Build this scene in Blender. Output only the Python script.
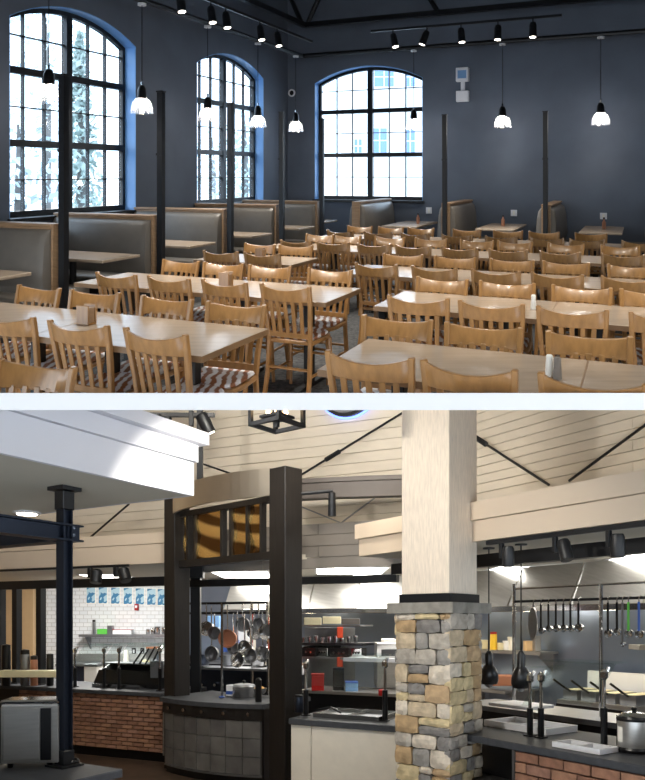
import bpy, bmesh, math, random
from mathutils import Vector, Matrix
random.seed(7)
for o in list(bpy.data.objects): bpy.data.objects.remove(o)
SC = bpy.context.scene
COL = SC.collection
F = 720.0            # focal length in pixels of the 645 x 780 frame
ZC = 1.75            # eye height above the servery floor where the photographer stands
# ---------------------------------------------------------------- camera, sky, exposure
cam = bpy.data.cameras.new('camera'); camo = bpy.data.objects.new('camera', cam); COL.objects.link(camo)
cam.sensor_fit = 'HORIZONTAL'; cam.sensor_width = 36.0; cam.lens = 36.0*F/645.0
cam.clip_start = 0.05; cam.clip_end = 300
camo.location = (0, 0, ZC); camo.rotation_euler = (math.pi/2, 0, 0)
SC.camera = camo
SC.view_settings.view_transform = 'Standard'; SC.view_settings.look = 'None'
SC.view_settings.gamma = 1.0; SC.view_settings.use_curve_mapping = False
SC.view_settings.exposure = 0.4
wd = bpy.data.worlds.new('overcast_sky'); SC.world = wd; wd.use_nodes = True
bg = wd.node_tree.nodes['Background']
bg.inputs['Color'].default_value = (0.80, 0.90, 1.0, 1); bg.inputs['Strength'].default_value = 3.3

# ---------------------------------------------------------------- materials
MATS = {}
def lin(c): return tuple(((x/255.0)/12.92 if x/255.0 <= .04045 else ((x/255.0+.055)/1.055)**2.4) for x in c)
def mat(name, rgb, rough=.6, metal=0., var=.0, scale=8., bump=0., stretch=(1,1,1), emit=0., spec=.5, dark=None, kind='noise', coat=0.):
    m = bpy.data.materials.new(name); m.use_nodes = True; nt = m.node_tree; nd = nt.nodes; lk = nt.links
    b = nd['Principled BSDF']; c = lin(rgb)+(1,)
    b.inputs['Base Color'].default_value = c; b.inputs['Roughness'].default_value = rough
    b.inputs['Metallic'].default_value = metal; b.inputs['Specular IOR Level'].default_value = spec
    if coat: b.inputs['Coat Weight'].default_value = coat; b.inputs['Coat Roughness'].default_value = .15
    if var or bump:
        tc = nd.new('ShaderNodeTexCoord'); mp = nd.new('ShaderNodeMapping'); mp.inputs['Scale'].default_value = stretch
        lk.new(tc.outputs['Object'], mp.inputs['Vector'])
        if kind == 'wave':
            t = nd.new('ShaderNodeTexWave'); t.inputs['Scale'].default_value = scale; t.inputs['Distortion'].default_value = 6; t.inputs['Detail'].default_value = 3; fo = t.outputs['Fac']
        elif kind == 'voronoi':
            t = nd.new('ShaderNodeTexVoronoi'); t.inputs['Scale'].default_value = scale; fo = t.outputs['Distance']
        else:
            t = nd.new('ShaderNodeTexNoise'); t.inputs['Scale'].default_value = scale; t.inputs['Detail'].default_value = 5; fo = t.outputs['Fac']
        lk.new(mp.outputs['Vector'], t.inputs['Vector'])
        if var:
            rp = nd.new('ShaderNodeValToRGB'); lk.new(fo, rp.inputs['Fac'])
            d = lin(dark) if dark else tuple(x*(1-var) for x in c[:3]); l = c[:3] if dark else tuple(min(1, x*(1+var*.6)) for x in c[:3])
            rp.color_ramp.elements[0].position = .3; rp.color_ramp.elements[0].color = tuple(d)+(1,)
            rp.color_ramp.elements[1].position = .7; rp.color_ramp.elements[1].color = tuple(l)+(1,)
            lk.new(rp.outputs['Color'], b.inputs['Base Color'])
        if bump:
            bp = nd.new('ShaderNodeBump'); bp.inputs['Strength'].default_value = bump; bp.inputs['Distance'].default_value = .01
            lk.new(fo, bp.inputs['Height']); lk.new(bp.outputs['Normal'], b.inputs['Normal'])
    if emit:
        b.inputs['Emission Color'].default_value = c; b.inputs['Emission Strength'].default_value = emit
    MATS[name] = m; return m
def glassmat(name, rgb, gloss=.12, rough=.03, tint=1.0):
    m = bpy.data.materials.new(name); m.use_nodes = True; nt = m.node_tree; nd = nt.nodes; lk = nt.links
    nd.remove(nd['Principled BSDF'])
    tr = nd.new('ShaderNodeBsdfTransparent'); tr.inputs['Color'].default_value = lin(rgb)+(1,)
    gl = nd.new('ShaderNodeBsdfGlossy'); gl.inputs['Roughness'].default_value = rough
    mx = nd.new('ShaderNodeMixShader'); mx.inputs['Fac'].default_value = gloss
    lk.new(tr.outputs[0], mx.inputs[1]); lk.new(gl.outputs[0], mx.inputs[2]); lk.new(mx.outputs[0], nd['Material Output'].inputs['Surface'])
    MATS[name] = m; return m
mat('navy_wall', (90, 98, 111), .75, var=.12, scale=1.5, bump=.05)
mat('jamb_sky_lit', (116, 164, 220), .35, var=.04, scale=2)  # lighter blue paints incoming skylight into the window reveals
mat('navy_ceiling', (36, 42, 54), .9, var=.1, scale=2)
mat('black_metal', (16, 18, 22), .45, var=.2, scale=6)
mat('black_plastic', (14, 14, 16), .35)
mat('carpet', (92, 92, 92), .95, var=.8, scale=26, bump=.4, dark=(38, 40, 46))
mat('laminate', (172, 154, 134), .22, var=.10, scale=3, stretch=(1, 8, 1), spec=.5)
mat('laminate_edge', (128, 98, 66), .5, var=.2, scale=6)
mat('maple', (160, 117, 68), .34, var=.22, scale=5, stretch=(6, 6, 1.2), bump=.03, coat=.25)
mat('seat_pad', (222, 222, 228), .5, var=.6, scale=5, dark=(140, 84, 48), kind='wave')
mat('vinyl', (112, 106, 98), .38, var=.12, scale=5, bump=.05, spec=.5)
mat('booth_wood', (162, 130, 98), .45, var=.2, scale=5, stretch=(1, 1, 8))
mat('booth_dark', (40, 38, 38), .6, var=.1)
mat('white_plastic', (225, 226, 230), .45, var=.04, scale=3)
mat('bulb', (255, 240, 220), .5, emit=14)
mat('bulb_warm', (255, 214, 160), .5, emit=10)
mat('lens', (255, 246, 230), .4, emit=6)
glassmat('window_glass', (240, 248, 255), .06)
def shade_mat():
    m = glassmat('shade_glass', (236, 240, 248), .2, .15); nt = m.node_tree; nd = nt.nodes; lk = nt.links; out = nd['Material Output']
    old = out.inputs['Surface'].links[0].from_socket; tl = nd.new('ShaderNodeBsdfTranslucent'); tl.inputs['Color'].default_value = (.95,.96,1,1)
    mx = nd.new('ShaderNodeMixShader'); mx.inputs['Fac'].default_value = .22; lk.new(old, mx.inputs[1]); lk.new(tl.outputs[0], mx.inputs[2]); lk.new(mx.outputs[0], out.inputs['Surface'])
shade_mat()
glassmat('guard_glass', (244, 249, 248), .05, .03)
mat('slab_white', (252, 252, 252), .7, var=.01)
mat('snow', (235, 238, 242), .9, var=.05, scale=.6)
mat('bark', (120, 116, 112), .9, var=.3, scale=6)
mat('leaf_pale', (214, 228, 232), .8, var=.25, scale=1.2)
mat('leaf_green', (184, 198, 192), .8, var=.25, scale=1.2)
mat('siding', (232, 232, 230), .8, var=.03)
mat('house_glass', (120, 150, 190), .2)
mat('paper_white', (236, 232, 222), .7, var=.05)
mat('pepper', (120, 110, 100), .5, var=.1)
# servery
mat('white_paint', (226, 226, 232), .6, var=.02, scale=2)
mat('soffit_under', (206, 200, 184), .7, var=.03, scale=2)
mat('cream_paint', (208, 191, 170), .65, var=.03, scale=2)
mat('cream_plank', (214, 205, 190), .6, var=.06, scale=3, stretch=(1, 1, 4))
mat('grey_plank', (128, 122, 116), .7, var=.08, scale=3)
mat('beam_grey', (96, 90, 86), .5, metal=.3, var=.15, scale=3)
mat('portal_wood', (29, 26, 24), .45, var=.35, scale=5, stretch=(8, 8, .8), bump=.08)
mat('brushed_steel', (186, 184, 180), .32, metal=.8, var=.10, scale=4, stretch=(1, 1, 12))
mat('dull_steel', (150, 152, 156), .42, metal=.9, var=.12, scale=3)
mat('dark_steel', (52, 58, 70), .40, metal=.85, var=.15, scale=2)
mat('chrome', (215, 215, 215), .16, metal=1.)
mat('amber', (250, 208, 130), .14, metal=.85, var=.6, scale=.9, bump=.6, dark=(110, 78, 42), kind='wave', stretch=(.7, .7, 1.6))
for n_ in MATS['amber'].node_tree.nodes:
    if n_.type == 'TEX_WAVE': n_.bands_direction = 'Z'; n_.inputs['Distortion'].default_value = 7; n_.inputs['Detail'].default_value = 1
mat('dark_tile', (104, 102, 99), .38, var=.28, scale=7, bump=.06)
mat('dark_tile_b', (97, 95, 93), .38, var=.28, scale=7, bump=.06)
mat('tile_grout', (84, 82, 80), .9)
mat('white_panel', (222, 214, 198), .6, var=.05, scale=10)
mat('counter_slab', (66, 68, 72), .5, var=.18, scale=20, spec=.25)
mat('lintel_steel', (206, 196, 180), .42, metal=1., var=.12, scale=2)
mat('whitewash', (232, 218, 200), .7, var=.13, scale=5, stretch=(16, 16, 2), bump=.12)
STONE = []
for i, c in enumerate([(196, 178, 150), (176, 168, 156), (150, 146, 140), (204, 186, 146), (188, 160, 124), (214, 202, 184), (132, 128, 124), (178, 150, 112)]):
    STONE.append(mat('stone_%d' % i, c, .85, var=.30, scale=14, bump=.6))
mat('cap_stone', (140, 136, 128), .8, var=.3, scale=10, bump=.5)
mat('mortar', (74, 70, 66), .95, var=.2, scale=20)
BRICK = []
for i, c in enumerate([(146, 106, 84), (136, 97, 77), (154, 114, 90), (129, 92, 73), (148, 110, 92)]):
    BRICK.append(mat('brick_%d' % i, c, .85, var=.3, scale=16, bump=.5))
mat('subway_tile', (226, 228, 230), .2, var=.02)
mat('wall_white', (215, 214, 208), .6, var=.03)
mat('wall_tan', (190, 160, 120), .7, var=.05)
mat('floor_tile', (88, 72, 60), .45, var=.35, scale=5, bump=.05)
mat('troffer', (255, 252, 244), .5, emit=7)
mat('downlight', (255, 248, 232), .5, emit=9)
mat('hoodlamp', (255, 226, 160), .5, emit=9)
mat('halo_blue', (110, 140, 255), .5, emit=2)
mat('wall_steel', (140, 152, 172), .36, metal=.85, var=.15, scale=1.2)
mat('plank_gap', (150, 140, 122), .9)
for n, c in dict(red=(158, 30, 28), orange=(196, 70, 40), yellow=(236, 196, 60), green=(88, 176, 70), blue=(58, 92, 170), pale_blue=(120, 160, 205), cream=(226, 216, 178), copper=(176, 120, 92), food=(206, 160, 84)).items():
    mat(n, c, .45, var=.08, scale=6)
# poster: white sheet with a blue picture on it
def poster_mat():
    m = mat('poster', (225, 232, 238), .5); nt = m.node_tree; nd = nt.nodes; lk = nt.links
    tc = nd.new('ShaderNodeTexCoord'); n = nd.new('ShaderNodeTexNoise'); n.inputs['Scale'].default_value = 9; n.inputs['Detail'].default_value = 1
    rp = nd.new('ShaderNodeValToRGB'); rp.color_ramp.interpolation = 'CONSTANT'
    rp.color_ramp.elements[0].color = lin((60, 120, 160))+(1,); rp.color_ramp.elements[1].position = .5; rp.color_ramp.elements[1].color = lin((170, 200, 215))+(1,)
    lk.new(tc.outputs['Object'], n.inputs['Vector']); lk.new(n.outputs['Fac'], rp.inputs['Fac']); lk.new(rp.outputs['Color'], nd['Principled BSDF'].inputs['Base Color'])
poster_mat()
# subway tile joints as a brick texture (each tile is a few pixels in the photograph)
def subway():
    m = MATS['subway_tile']; nt = m.node_tree; nd = nt.nodes; lk = nt.links; b = nd['Principled BSDF']
    for l in list(b.inputs['Base Color'].links): lk.remove(l)
    tc = nd.new('ShaderNodeTexCoord'); mp = nd.new('ShaderNodeMapping'); mp.inputs['Rotation'].default_value = (math.pi/2, 0, 0)
    br = nd.new('ShaderNodeTexBrick'); br.inputs['Scale'].default_value = 1; br.inputs['Brick Width'].default_value = .15; br.inputs['Row Height'].default_value = .075
    br.inputs['Mortar Size'].default_value = .005; br.inputs['Color1'].default_value = lin((226, 228, 230))+(1,); br.inputs['Color2'].default_value = lin((216, 220, 224))+(1,); br.inputs['Mortar'].default_value = lin((184, 184, 184))+(1,)
    lk.new(tc.outputs['Object'], mp.inputs['Vector']); lk.new(mp.outputs['Vector'], br.inputs['Vector']); lk.new(br.outputs['Color'], b.inputs['Base Color'])
subway()

# ---------------------------------------------------------------- mesh builder
class MB:
    def __init__(s): s.v = []; s.f = []
    def add(s, vs, fs):
        n = len(s.v); s.v += [tuple(p) for p in vs]; s.f += [tuple(i+n for i in q) for q in fs]; return s
    def hexa(s, p): return s.add(p, [(0,3,2,1),(4,5,6,7),(0,1,5,4),(1,2,6,5),(2,3,7,6),(3,0,4,7)])
    def box(s, x0, x1, y0, y1, z0, z1):
        return s.hexa([(x0,y0,z0),(x1,y0,z0),(x1,y1,z0),(x0,y1,z0),(x0,y0,z1),(x1,y0,z1),(x1,y1,z1),(x0,y1,z1)])
    def prism(s, poly, z0, z1):
        n = len(poly); vs = [(x,y,z0) for x,y in poly]+[(x,y,z1) for x,y in poly]
        return s.add(vs, [tuple(range(n))[::-1], tuple(range(n,2*n))]+[(i,(i+1)%n,n+(i+1)%n,n+i) for i in range(n)])
    def sprism(s, poly, a0, a1, axis='x'):          # profile in the plane across `axis`, extruded along it
        n = len(poly)
        P = (lambda a,p: (a,p[0],p[1])) if axis == 'x' else (lambda a,p: (p[0],a,p[1]))
        vs = [P(a0,p) for p in poly]+[P(a1,p) for p in poly]
        return s.add(vs, [tuple(range(n))[::-1], tuple(range(n,2*n))]+[(i,(i+1)%n,n+(i+1)%n,n+i) for i in range(n)])
    def tube(s, pts, r, n=8):
        pts = [Vector(p) for p in pts]; rs = r if isinstance(r, (list,tuple)) else [r]*len(pts); base = len(s.v); vs = []
        up = None
        for i,p in enumerate(pts):
            d = (pts[min(i+1,len(pts)-1)]-pts[max(i-1,0)]).normalized()
            if up is None: up = Vector((0,0,1)) if abs(d.z) < .9 else Vector((1,0,0))
            x = d.cross(up).normalized(); y = x.cross(d).normalized(); up = y
            for k in range(n):
                a = 2*math.pi*k/n; vs.append(p+x*math.cos(a)*rs[i]+y*math.sin(a)*rs[i])
        fs = []
        for i in range(len(pts)-1):
            for k in range(n): fs.append((i*n+k,i*n+(k+1)%n,(i+1)*n+(k+1)%n,(i+1)*n+k))
        fs += [tuple(range(n))[::-1], tuple(range((len(pts)-1)*n, len(pts)*n))]
        return s.add(vs, fs)
    def lathe(s, prof, n=16, c=(0,0,0)):
        vs = []; fs = []
        for r,z in prof:
            for k in range(n):
                a = 2*math.pi*k/n; vs.append((c[0]+r*math.cos(a), c[1]+r*math.sin(a), c[2]+z))
        m = len(prof)
        for i in range(m-1):
            for k in range(n): fs.append((i*n+k,i*n+(k+1)%n,(i+1)*n+(k+1)%n,(i+1)*n+k))
        fs += [tuple(range(n))[::-1], tuple(range((m-1)*n, m*n))]
        return s.add(vs, fs)
    def sweep(s, pts, wx, wy):                       # rectangular section along a mostly vertical path
        vs = []; fs = []
        for x,y,z in pts: vs += [(x-wx/2,y-wy/2,z),(x+wx/2,y-wy/2,z),(x+wx/2,y+wy/2,z),(x-wx/2,y+wy/2,z)]
        for i in range(len(pts)-1):
            for k in range(4): fs.append((i*4+k,i*4+(k+1)%4,(i+1)*4+(k+1)%4,(i+1)*4+k))
        n = len(pts)-1; fs += [(3,2,1,0),(n*4,n*4+1,n*4+2,n*4+3)]
        return s.add(vs, fs)
    def mesh(s, name, fn=None, org=None, bevel=0, smooth=False):
        vs = [Vector(p) for p in s.v]
        if fn: vs = [fn(p) for p in vs]
        if org is not None: vs = [p-org for p in vs]
        bm = bmesh.new(); bv = [bm.verts.new(p) for p in vs]
        for q in s.f:
            try: bm.faces.new([bv[i] for i in q])
            except ValueError: pass
        bmesh.ops.recalc_face_normals(bm, faces=bm.faces[:])
        if bevel:
            es = [e for e in bm.edges if len(e.link_faces) == 2 and e.calc_face_angle(0) > .6]
            bmesh.ops.bevel(bm, geom=es, offset=bevel, segments=1, affect='EDGES', clamp_overlap=True)
        if smooth:
            for f in bm.faces: f.smooth = True
        me = bpy.data.meshes.new(name); bm.to_mesh(me); bm.free()
        if smooth:
            try: me.set_sharp_from_angle(angle=.7)
            except Exception: pass
        return me

ORG = {}
def tag(o, label=None, cat=None, group=None, kind=None):
    if label: o['label'] = label
    if cat: o['category'] = cat
    if group: o['group'] = group
    if kind: o['kind'] = kind
    return o
def link(name, me, m, parent=None):
    o = bpy.data.objects.new(name, me); COL.objects.link(o)
    if m:
        mm = MATS[m] if isinstance(m, str) else m
        if not me.materials: me.materials.append(mm)
    if parent: o.parent = parent
    return o
def build(name, mb, m, fn=None, parent=None, bevel=0, smooth=False, label=None, cat=None, group=None, kind=None):
    """plumb piece: the builder's points go through fn into the world; its origin is the parent's or its own base"""
    if parent is not None:
        org = ORG.get(parent.name, Vector((0,0,0))); me = mb.mesh(name, fn, org if fn else None, bevel, smooth); o = link(name, me, m, parent)
        ORG[o.name] = org
    else:
        w = [fn(Vector(p)) if fn else Vector(p) for p in mb.v]
        org = Vector(((min(p.x for p in w)+max(p.x for p in w))/2, (min(p.y for p in w)+max(p.y for p in w))/2, min(p.z for p in w)))
        me = mb.mesh(name, fn, org, bevel, smooth); o = link(name, me, m); o.location = org; ORG[o.name] = org
    return tag(o, label, cat, group, kind)
def thing(name, label, cat, at, group=None, kind=None, M=None):
    o = bpy.data.objects.new(name, None); COL.objects.link(o); o.empty_display_size = .1
    if M is not None: o.matrix_world = M; ORG[o.name] = M.translation.copy()
    else: o.location = at; ORG[o.name] = Vector(at)
    return tag(o, label, cat, group, kind)
def copy_part(o, parent, name=None):
    c = o.copy(); COL.objects.link(c); c.parent = parent; return c
def boxb(*a): return MB().box(*a)

class Room:
    """a hall on a sloping floor: walls and posts stand plumb, heights are measured from the floor below them"""
    def __init__(s, h, g): s.h = h; s.g = g; s.n = Vector((0,-g,1)).normalized(); s.k = s.n.z
    def w(s, X, Y, z=0.): return Vector((X, Y, ZC-s.h+s.g*Y+z))
    def frame(s, ox, oy, dx, dy):
        l = math.hypot(dx, dy); dx /= l; dy /= l
        def f(p): return s.w(ox+p[0]*dx-p[1]*dy, oy+p[0]*dy+p[1]*dx, p[2])
        f.plan = lambda a,b: (ox+a*dx-b*dy, oy+a*dy+b*dx); f.o = (ox,oy); f.d = (dx,dy)
        def at_px(px, t=0):                          # distance along the frame where a photo column meets it
            k = (px-322.5)/F; x0, y0 = ox-t*dy, oy+t*dx
            return (k*y0-x0)/(dx-k*dy)
        f.px = at_px
        return f
AXES = {}
def lean(room, fx, fy):
    l = math.hypot(fx, fy); fx /= l; fy /= l
    return lambda p: Vector((p[0]*fy+p[1]*fx, -p[0]*fx+p[1]*fy, room.g*(-p[0]*fx+p[1]*fy)+p[2]))
def upright(room, name, label, cat, X, Y, z, fx, fy, group=None):
    r = thing(name, label, cat, room.w(X, Y, z), group); AXES[r.name] = lean(room, fx, fy); return r
def pt(r, name, mb, m, bevel=0, smooth=False):
    o = link(name, mb.mesh(name, AXES[r.name], None, bevel, smooth), m, r); AXES[o.name] = AXES[r.name]; return o
U = Room(1.73, (390-173)/F)      # dining hall
L = Room(1.75, (390-622)/F)      # servery
ORD = ['first','second','third','fourth','fifth','sixth','seventh','eighth','ninth','tenth','eleventh','twelfth']
AL = math.radians(23.8); BX, BY = math.cos(AL), -math.sin(AL); AX, AY = math.sin(AL), math.cos(AL)
FU = U.frame(0, 0, BX, BY)       # u along the back wall, v along the left wall
def lamp(name, kind, loc, energy, color=(1,.92,.8), size=.05, target=None, angle=1.2, blend=.6, parent=None):
    l = bpy.data.lights.new(name, kind); l.energy = energy; l.color = color
    if kind in ('POINT','SPOT'): l.shadow_soft_size = size
    if kind == 'SPOT': l.spot_size = angle; l.spot_blend = blend
    if kind == 'AREA': l.size = size
    o = bpy.data.objects.new(name, l); COL.objects.link(o); o.location = loc
    d = (Vector(target)-Vector(loc)) if target is not None else Vector((0,0,-1))
    o.rotation_euler = d.to_track_quat('-Z','Y').to_euler()
    return o
# ================================================================ THE SHELL BETWEEN AND AROUND THE TWO LEVELS
def slab_top(Y): return ZC-.0117-.0048*(Y-2.8)
m = MB()
m.hexa([(-11,2.8,ZC-.078),(11,2.8,ZC-.078),(11,17.5,ZC-.20),(-11,17.5,ZC-.20),(-11,2.8,slab_top(2.8)),(11,2.8,slab_top(2.8)),(11,17.5,slab_top(17.5)),(-11,17.5,slab_top(17.5))])
build('trim_1', m, 'slab_white', kind='structure', label='white painted slab edge running between the dining hall and the servery')
# ================================================================ DINING HALL: SETTING
UW, VW = -7.21, 14.42            # inner faces of the left wall and the back wall
TH = .34
WL = lambda p: FU((UW-p[1], p[0], p[2]))
WB = lambda p: FU((p[0], VW+p[1], p[2]))
Y0 = 5.66
def floor_poly():
    q = []
    for X,Y in ((-11,Y0),(11,Y0),(11,17.6),(-11,17.6)): q.append((X,Y))
    return q
m = MB(); q = floor_poly()
m.prism(q, -.12, 0)
build('floor', m, 'carpet', fn=lambda p: U.w(p[0],p[1],p[2]), kind='structure', label='dark speckled carpet of the dining hall')
SPR, CRN, SILL = 3.70, 4.02, 1.15
def arch(s, s0, s1):
    w = (s1-s0)/2; r = CRN-SPR; R = (w*w+r*r)/(2*r); return CRN-R+math.sqrt(max(0, R*R-(s-(s0+s1)/2)**2))
def wall_open(name, fn, s0, s1, ops, label, z0=-.1, z1=5.9):
    m = MB(); c = s0
    for a,b in ops:
        m.box(c, a, 0, TH, z0, z1); m.box(a, b, 0, TH, z0, SILL); N = 14
        for i in range(N):
            x0 = a+(b-a)*i/N; x1 = a+(b-a)*(i+1)/N; za, zb = arch(x0,a,b), arch(x1,a,b)
            m.hexa([(x0,0,za),(x1,0,zb),(x1,TH,zb),(x0,TH,za),(x0,0,z1),(x1,0,z1),(x1,TH,z1),(x0,TH,z1)])
        c = b
    m.box(c, s1, 0, TH, z0, z1)
    return build(name, m, 'navy_wall', fn=fn, kind='structure', label=label)
W1, W2, W3 = (6.65, 9.12), (10.81, 13.29), (-6.55, -4.10)
wall_open('wall_left', WL, 1.2, VW+TH, [W1, W2], 'dark slate blue wall with two arched windows')
wall_open('wall_back', WB, UW, 4.2, [W3], 'dark slate blue wall with one arched window')
m = boxb(4.2, 4.5, 4.2, VW+TH, -.1, 5.9); build('wall_right', m, 'navy_wall', fn=FU, kind='structure')
m = boxb(UW-TH, 4.5, -7, VW+TH, 5.75, 5.95); build('ceiling', m, 'navy_ceiling', fn=FU, kind='structure')
def arched_window(name, fn, a, b, label):
    root = thing(name, label, None, fn(Vector(((a+b)/2,.2,SILL))), kind='structure')
    fr = MB(); t0, t1 = .20, .28; N = 14; w = .07
    fr.box(a, a+w, t0, t1, SILL, arch(a,a,b)); fr.box(b-w, b, t0, t1, SILL, arch(b,a,b)); fr.box(a+w, b-w, t0, t1, SILL, SILL+.08)
    for i in range(N):
        x0 = a+(b-a)*i/N; x1 = a+(b-a)*(i+1)/N; za, zb = arch(x0,a,b), arch(x1,a,b)
        fr.hexa([(x0,t0,za-.075),(x1,t0,zb-.075),(x1,t1,zb-.075),(x0,t1,za-.075),(x0,t0,za),(x1,t0,zb),(x1,t1,zb),(x0,t1,za)])
    build('window_frame', fr, 'black_metal', fn=fn, parent=root)
    for x0,x1 in ((a,a+.012),(b-.012,b)): build('sky_lit_jamb', boxb(x0, x1, 0, t0, SILL, arch(x0,a,b)-.01), 'jamb_sky_lit', fn=fn, parent=root)  # added lining carries the sky-lit tone of the reveal
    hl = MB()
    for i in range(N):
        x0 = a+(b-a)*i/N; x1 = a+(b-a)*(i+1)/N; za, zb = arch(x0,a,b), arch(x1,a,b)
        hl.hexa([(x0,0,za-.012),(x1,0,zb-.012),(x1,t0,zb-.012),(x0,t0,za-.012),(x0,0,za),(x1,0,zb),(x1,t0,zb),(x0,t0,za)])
    build('sky_lit_head', hl, 'jamb_sky_lit', fn=fn, parent=root)
    c = (a+b)/2
    build('mullion', boxb(c-.055, c+.055, t0-.02, t1, SILL+.08, CRN-.075), 'black_metal', fn=fn, parent=root)
    for z in (2.12, 3.07): 
        for x0,x1 in ((a+w,c-.055),(c+.055,b-w)): build('transom_bar', boxb(x0, x1, t0-.01, t1, z-.045, z+.045), 'black_metal', fn=fn, parent=root)
    zs = [SILL+.08, 1.64, 2.12, 2.595, 3.07, 3.53, None]
    for x0,x1 in ((a+w,c-.055),(c+.055,b-w)):
        xs = [x0+(x1-x0)*k/3 for k in range(4)]
        for k in (1,2): build('glazing_bar', boxb(xs[k]-.008, xs[k]+.008, t0+.01, t1-.01, SILL+.08, arch(xs[k],a,b)-.07), 'black_metal', fn=fn, parent=root)
        for z in (1.64, 2.595, 3.53): build('glazing_bar', boxb(x0, x1, t0+.015, t1-.015, z-.008, z+.008), 'black_metal', fn=fn, parent=root)
        for k in range(3):
            for r in range(6):
                za, zb = zs[r], zs[r+1]; p = MB(); e = .012
                if zb is None:
                    xx = [xs[k]+(xs[k+1]-xs[k])*j/3 for j in range(4)]
                    for j in range(3):
                        ha, hb = arch(xx[j],a,b)-.07, arch(xx[j+1],a,b)-.07
                        p.hexa([(xx[j],.238,za+e),(xx[j+1],.238,za+e),(xx[j+1],.242,za+e),(xx[j],.242,za+e),(xx[j],.238,ha),(xx[j+1],.238,hb),(xx[j+1],.242,hb),(xx[j],.242,ha)])
                else: p.box(xs[k]+e, xs[k+1]-e, .238, .242, za+e, zb-e)
                build('pane', p, 'window_glass', fn=fn, parent=root)
    build('window_sill', boxb(a-.03, b+.03, -.05, .2, SILL-.05, SILL+.005), 'black_metal', fn=fn, parent=root)
arched_window('window_1', WL, *W1, 'large arched window nearest on the left wall, trees outside')
arched_window('window_2', WL, *W2, 'narrow looking arched window on the left wall near the corner')
arched_window('window_3', WB, *W3, 'arched window on the back wall with a pale house outside')
# pipes and roof braces
m = MB().tube([(UW+.7, 3, 4.2), (UW+.7, VW-.7, 4.2), (4, VW-.7, 4.2)], .045, 8)
build('conduit_rail', m, 'black_metal', fn=FU, label='slim dark rail along both walls that the pendants hang from', cat='rail')
m = MB().box(UW+.72, UW+.82, 3, VW-.75, 4.78, 4.88).box(UW+.72, 4, VW-.82, VW-.72, 4.78, 4.88)
build('roof_tie_beam', m, 'black_metal', fn=FU, label='thicker dark beam above the pendant rail, under the roof', cat='beam')
for k,(u0,z0,u1,z1,lb) in enumerate([(-6.35,4.88,-5.9,5.75,'dark diagonal roof brace leaning right in the ceiling corner'),(-6.5,4.88,-6.9,5.75,'short dark diagonal roof brace leaning left in the ceiling corner'),(-3.6,4.88,-4.1,5.75,'dark diagonal roof brace right of the arched back window')]):
    build('roof_brace', MB().tube([(u0,VW-.77,z0),(u1,VW-.77,z1)], .05, 6), 'black_metal', fn=FU, label=lb, cat='brace', group='roof braces')
# ---------------------------------------------------------------- outside the windows
G = lambda p: U.w(p[0],p[1],p[2])
build('snowy_ground', MB().prism([(-40,17.7),(30,17.7),(30,60),(-40,60)], -1.2, -1.0), 'snow', fn=G, kind='structure', label='bright snow covered ground outside the windows')
build('snowy_bank', MB().prism([(-40,2),(-8.6,2),(-1.8,17.7),(-40,17.7)], -1.2, -1.0), 'snow', fn=G, kind='structure', label='bright snow covered bank outside the left windows')
def tree(px, Y, h, r, z0, label, m, conifer=False, n=900):
    X = (px-322.5)*Y/F; root = thing('garden_tree', label, 'tree', G((X,Y,-1)), group='trees outside the windows')
    build('trunk', MB().tube([(X,Y,-1),(X+.05,Y,h*.5),(X,Y,h*.9)], [.16,.11,.03], 7), 'bark', fn=G, parent=root)
    c = MB()
    for i in range(n):
        t = random.random()
        if conifer: rr = r*(1-t)**.8*math.sqrt(random.random()); z = z0+(h-z0)*t
        else:
            ph = math.acos(2*random.random()-1); q = random.random()**.4; rr = r*q*math.sin(ph); z = (z0+h)/2+(h-z0)/2*q*math.cos(ph)
        a = random.random()*6.28; p = Vector((X+rr*math.cos(a), Y+rr*math.sin(a), z)); s = .10+.08*random.random()
        d1 = Vector((random.uniform(-1,1),random.uniform(-1,1),random.uniform(-1,1))).normalized()*s; d2 = Vector((random.uniform(-1,1),random.uniform(-1,1),random.uniform(-1,1))).normalized()*s*.6
        c.add([p-d1,p-d2,p+d1,p+d2],[(0,1,2,3)])
    build('crown', c, m, fn=G, parent=root)
tree(46, 22, 7.2, 2.0, 1.0, 'broad pale tree behind the left half of the nearest arched window', 'leaf_pale', n=420)
tree(80, 20, 5.6, .75, .3, 'slim dark green tree in the right half of the nearest arched window', 'leaf_green', True)
tree(18, 17, 3.2, 1.2, -.8, 'low pale bush at the foot of the nearest arched window', 'leaf_pale', n=300)
tree(212, 27, 3.4, 1.4, -.8, 'pale bush seen low through the window near the corner', 'leaf_pale', n=400)
tree(244, 25, 4.2, 1.1, -.8, 'greenish shrub at the right of the window near the corner', 'leaf_green', n=400)
hx = lambda px: (px-322.5)*30/F
hz = lambda py: 1.73+(173-py)*30/F
root = thing('neighbour_house', 'pale house with square windows seen through the back window', 'building', G((1.5,30,-1)))
build('wall', MB().box(hx(345), hx(480), 30, 36, -1, 8.5), 'siding', fn=G, parent=root)
build('gable_roof', MB().sprism([(29.6,8.5),(33,10.5),(36.4,8.5)], hx(343), hx(482)), 'snow', fn=G, parent=root)
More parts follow.
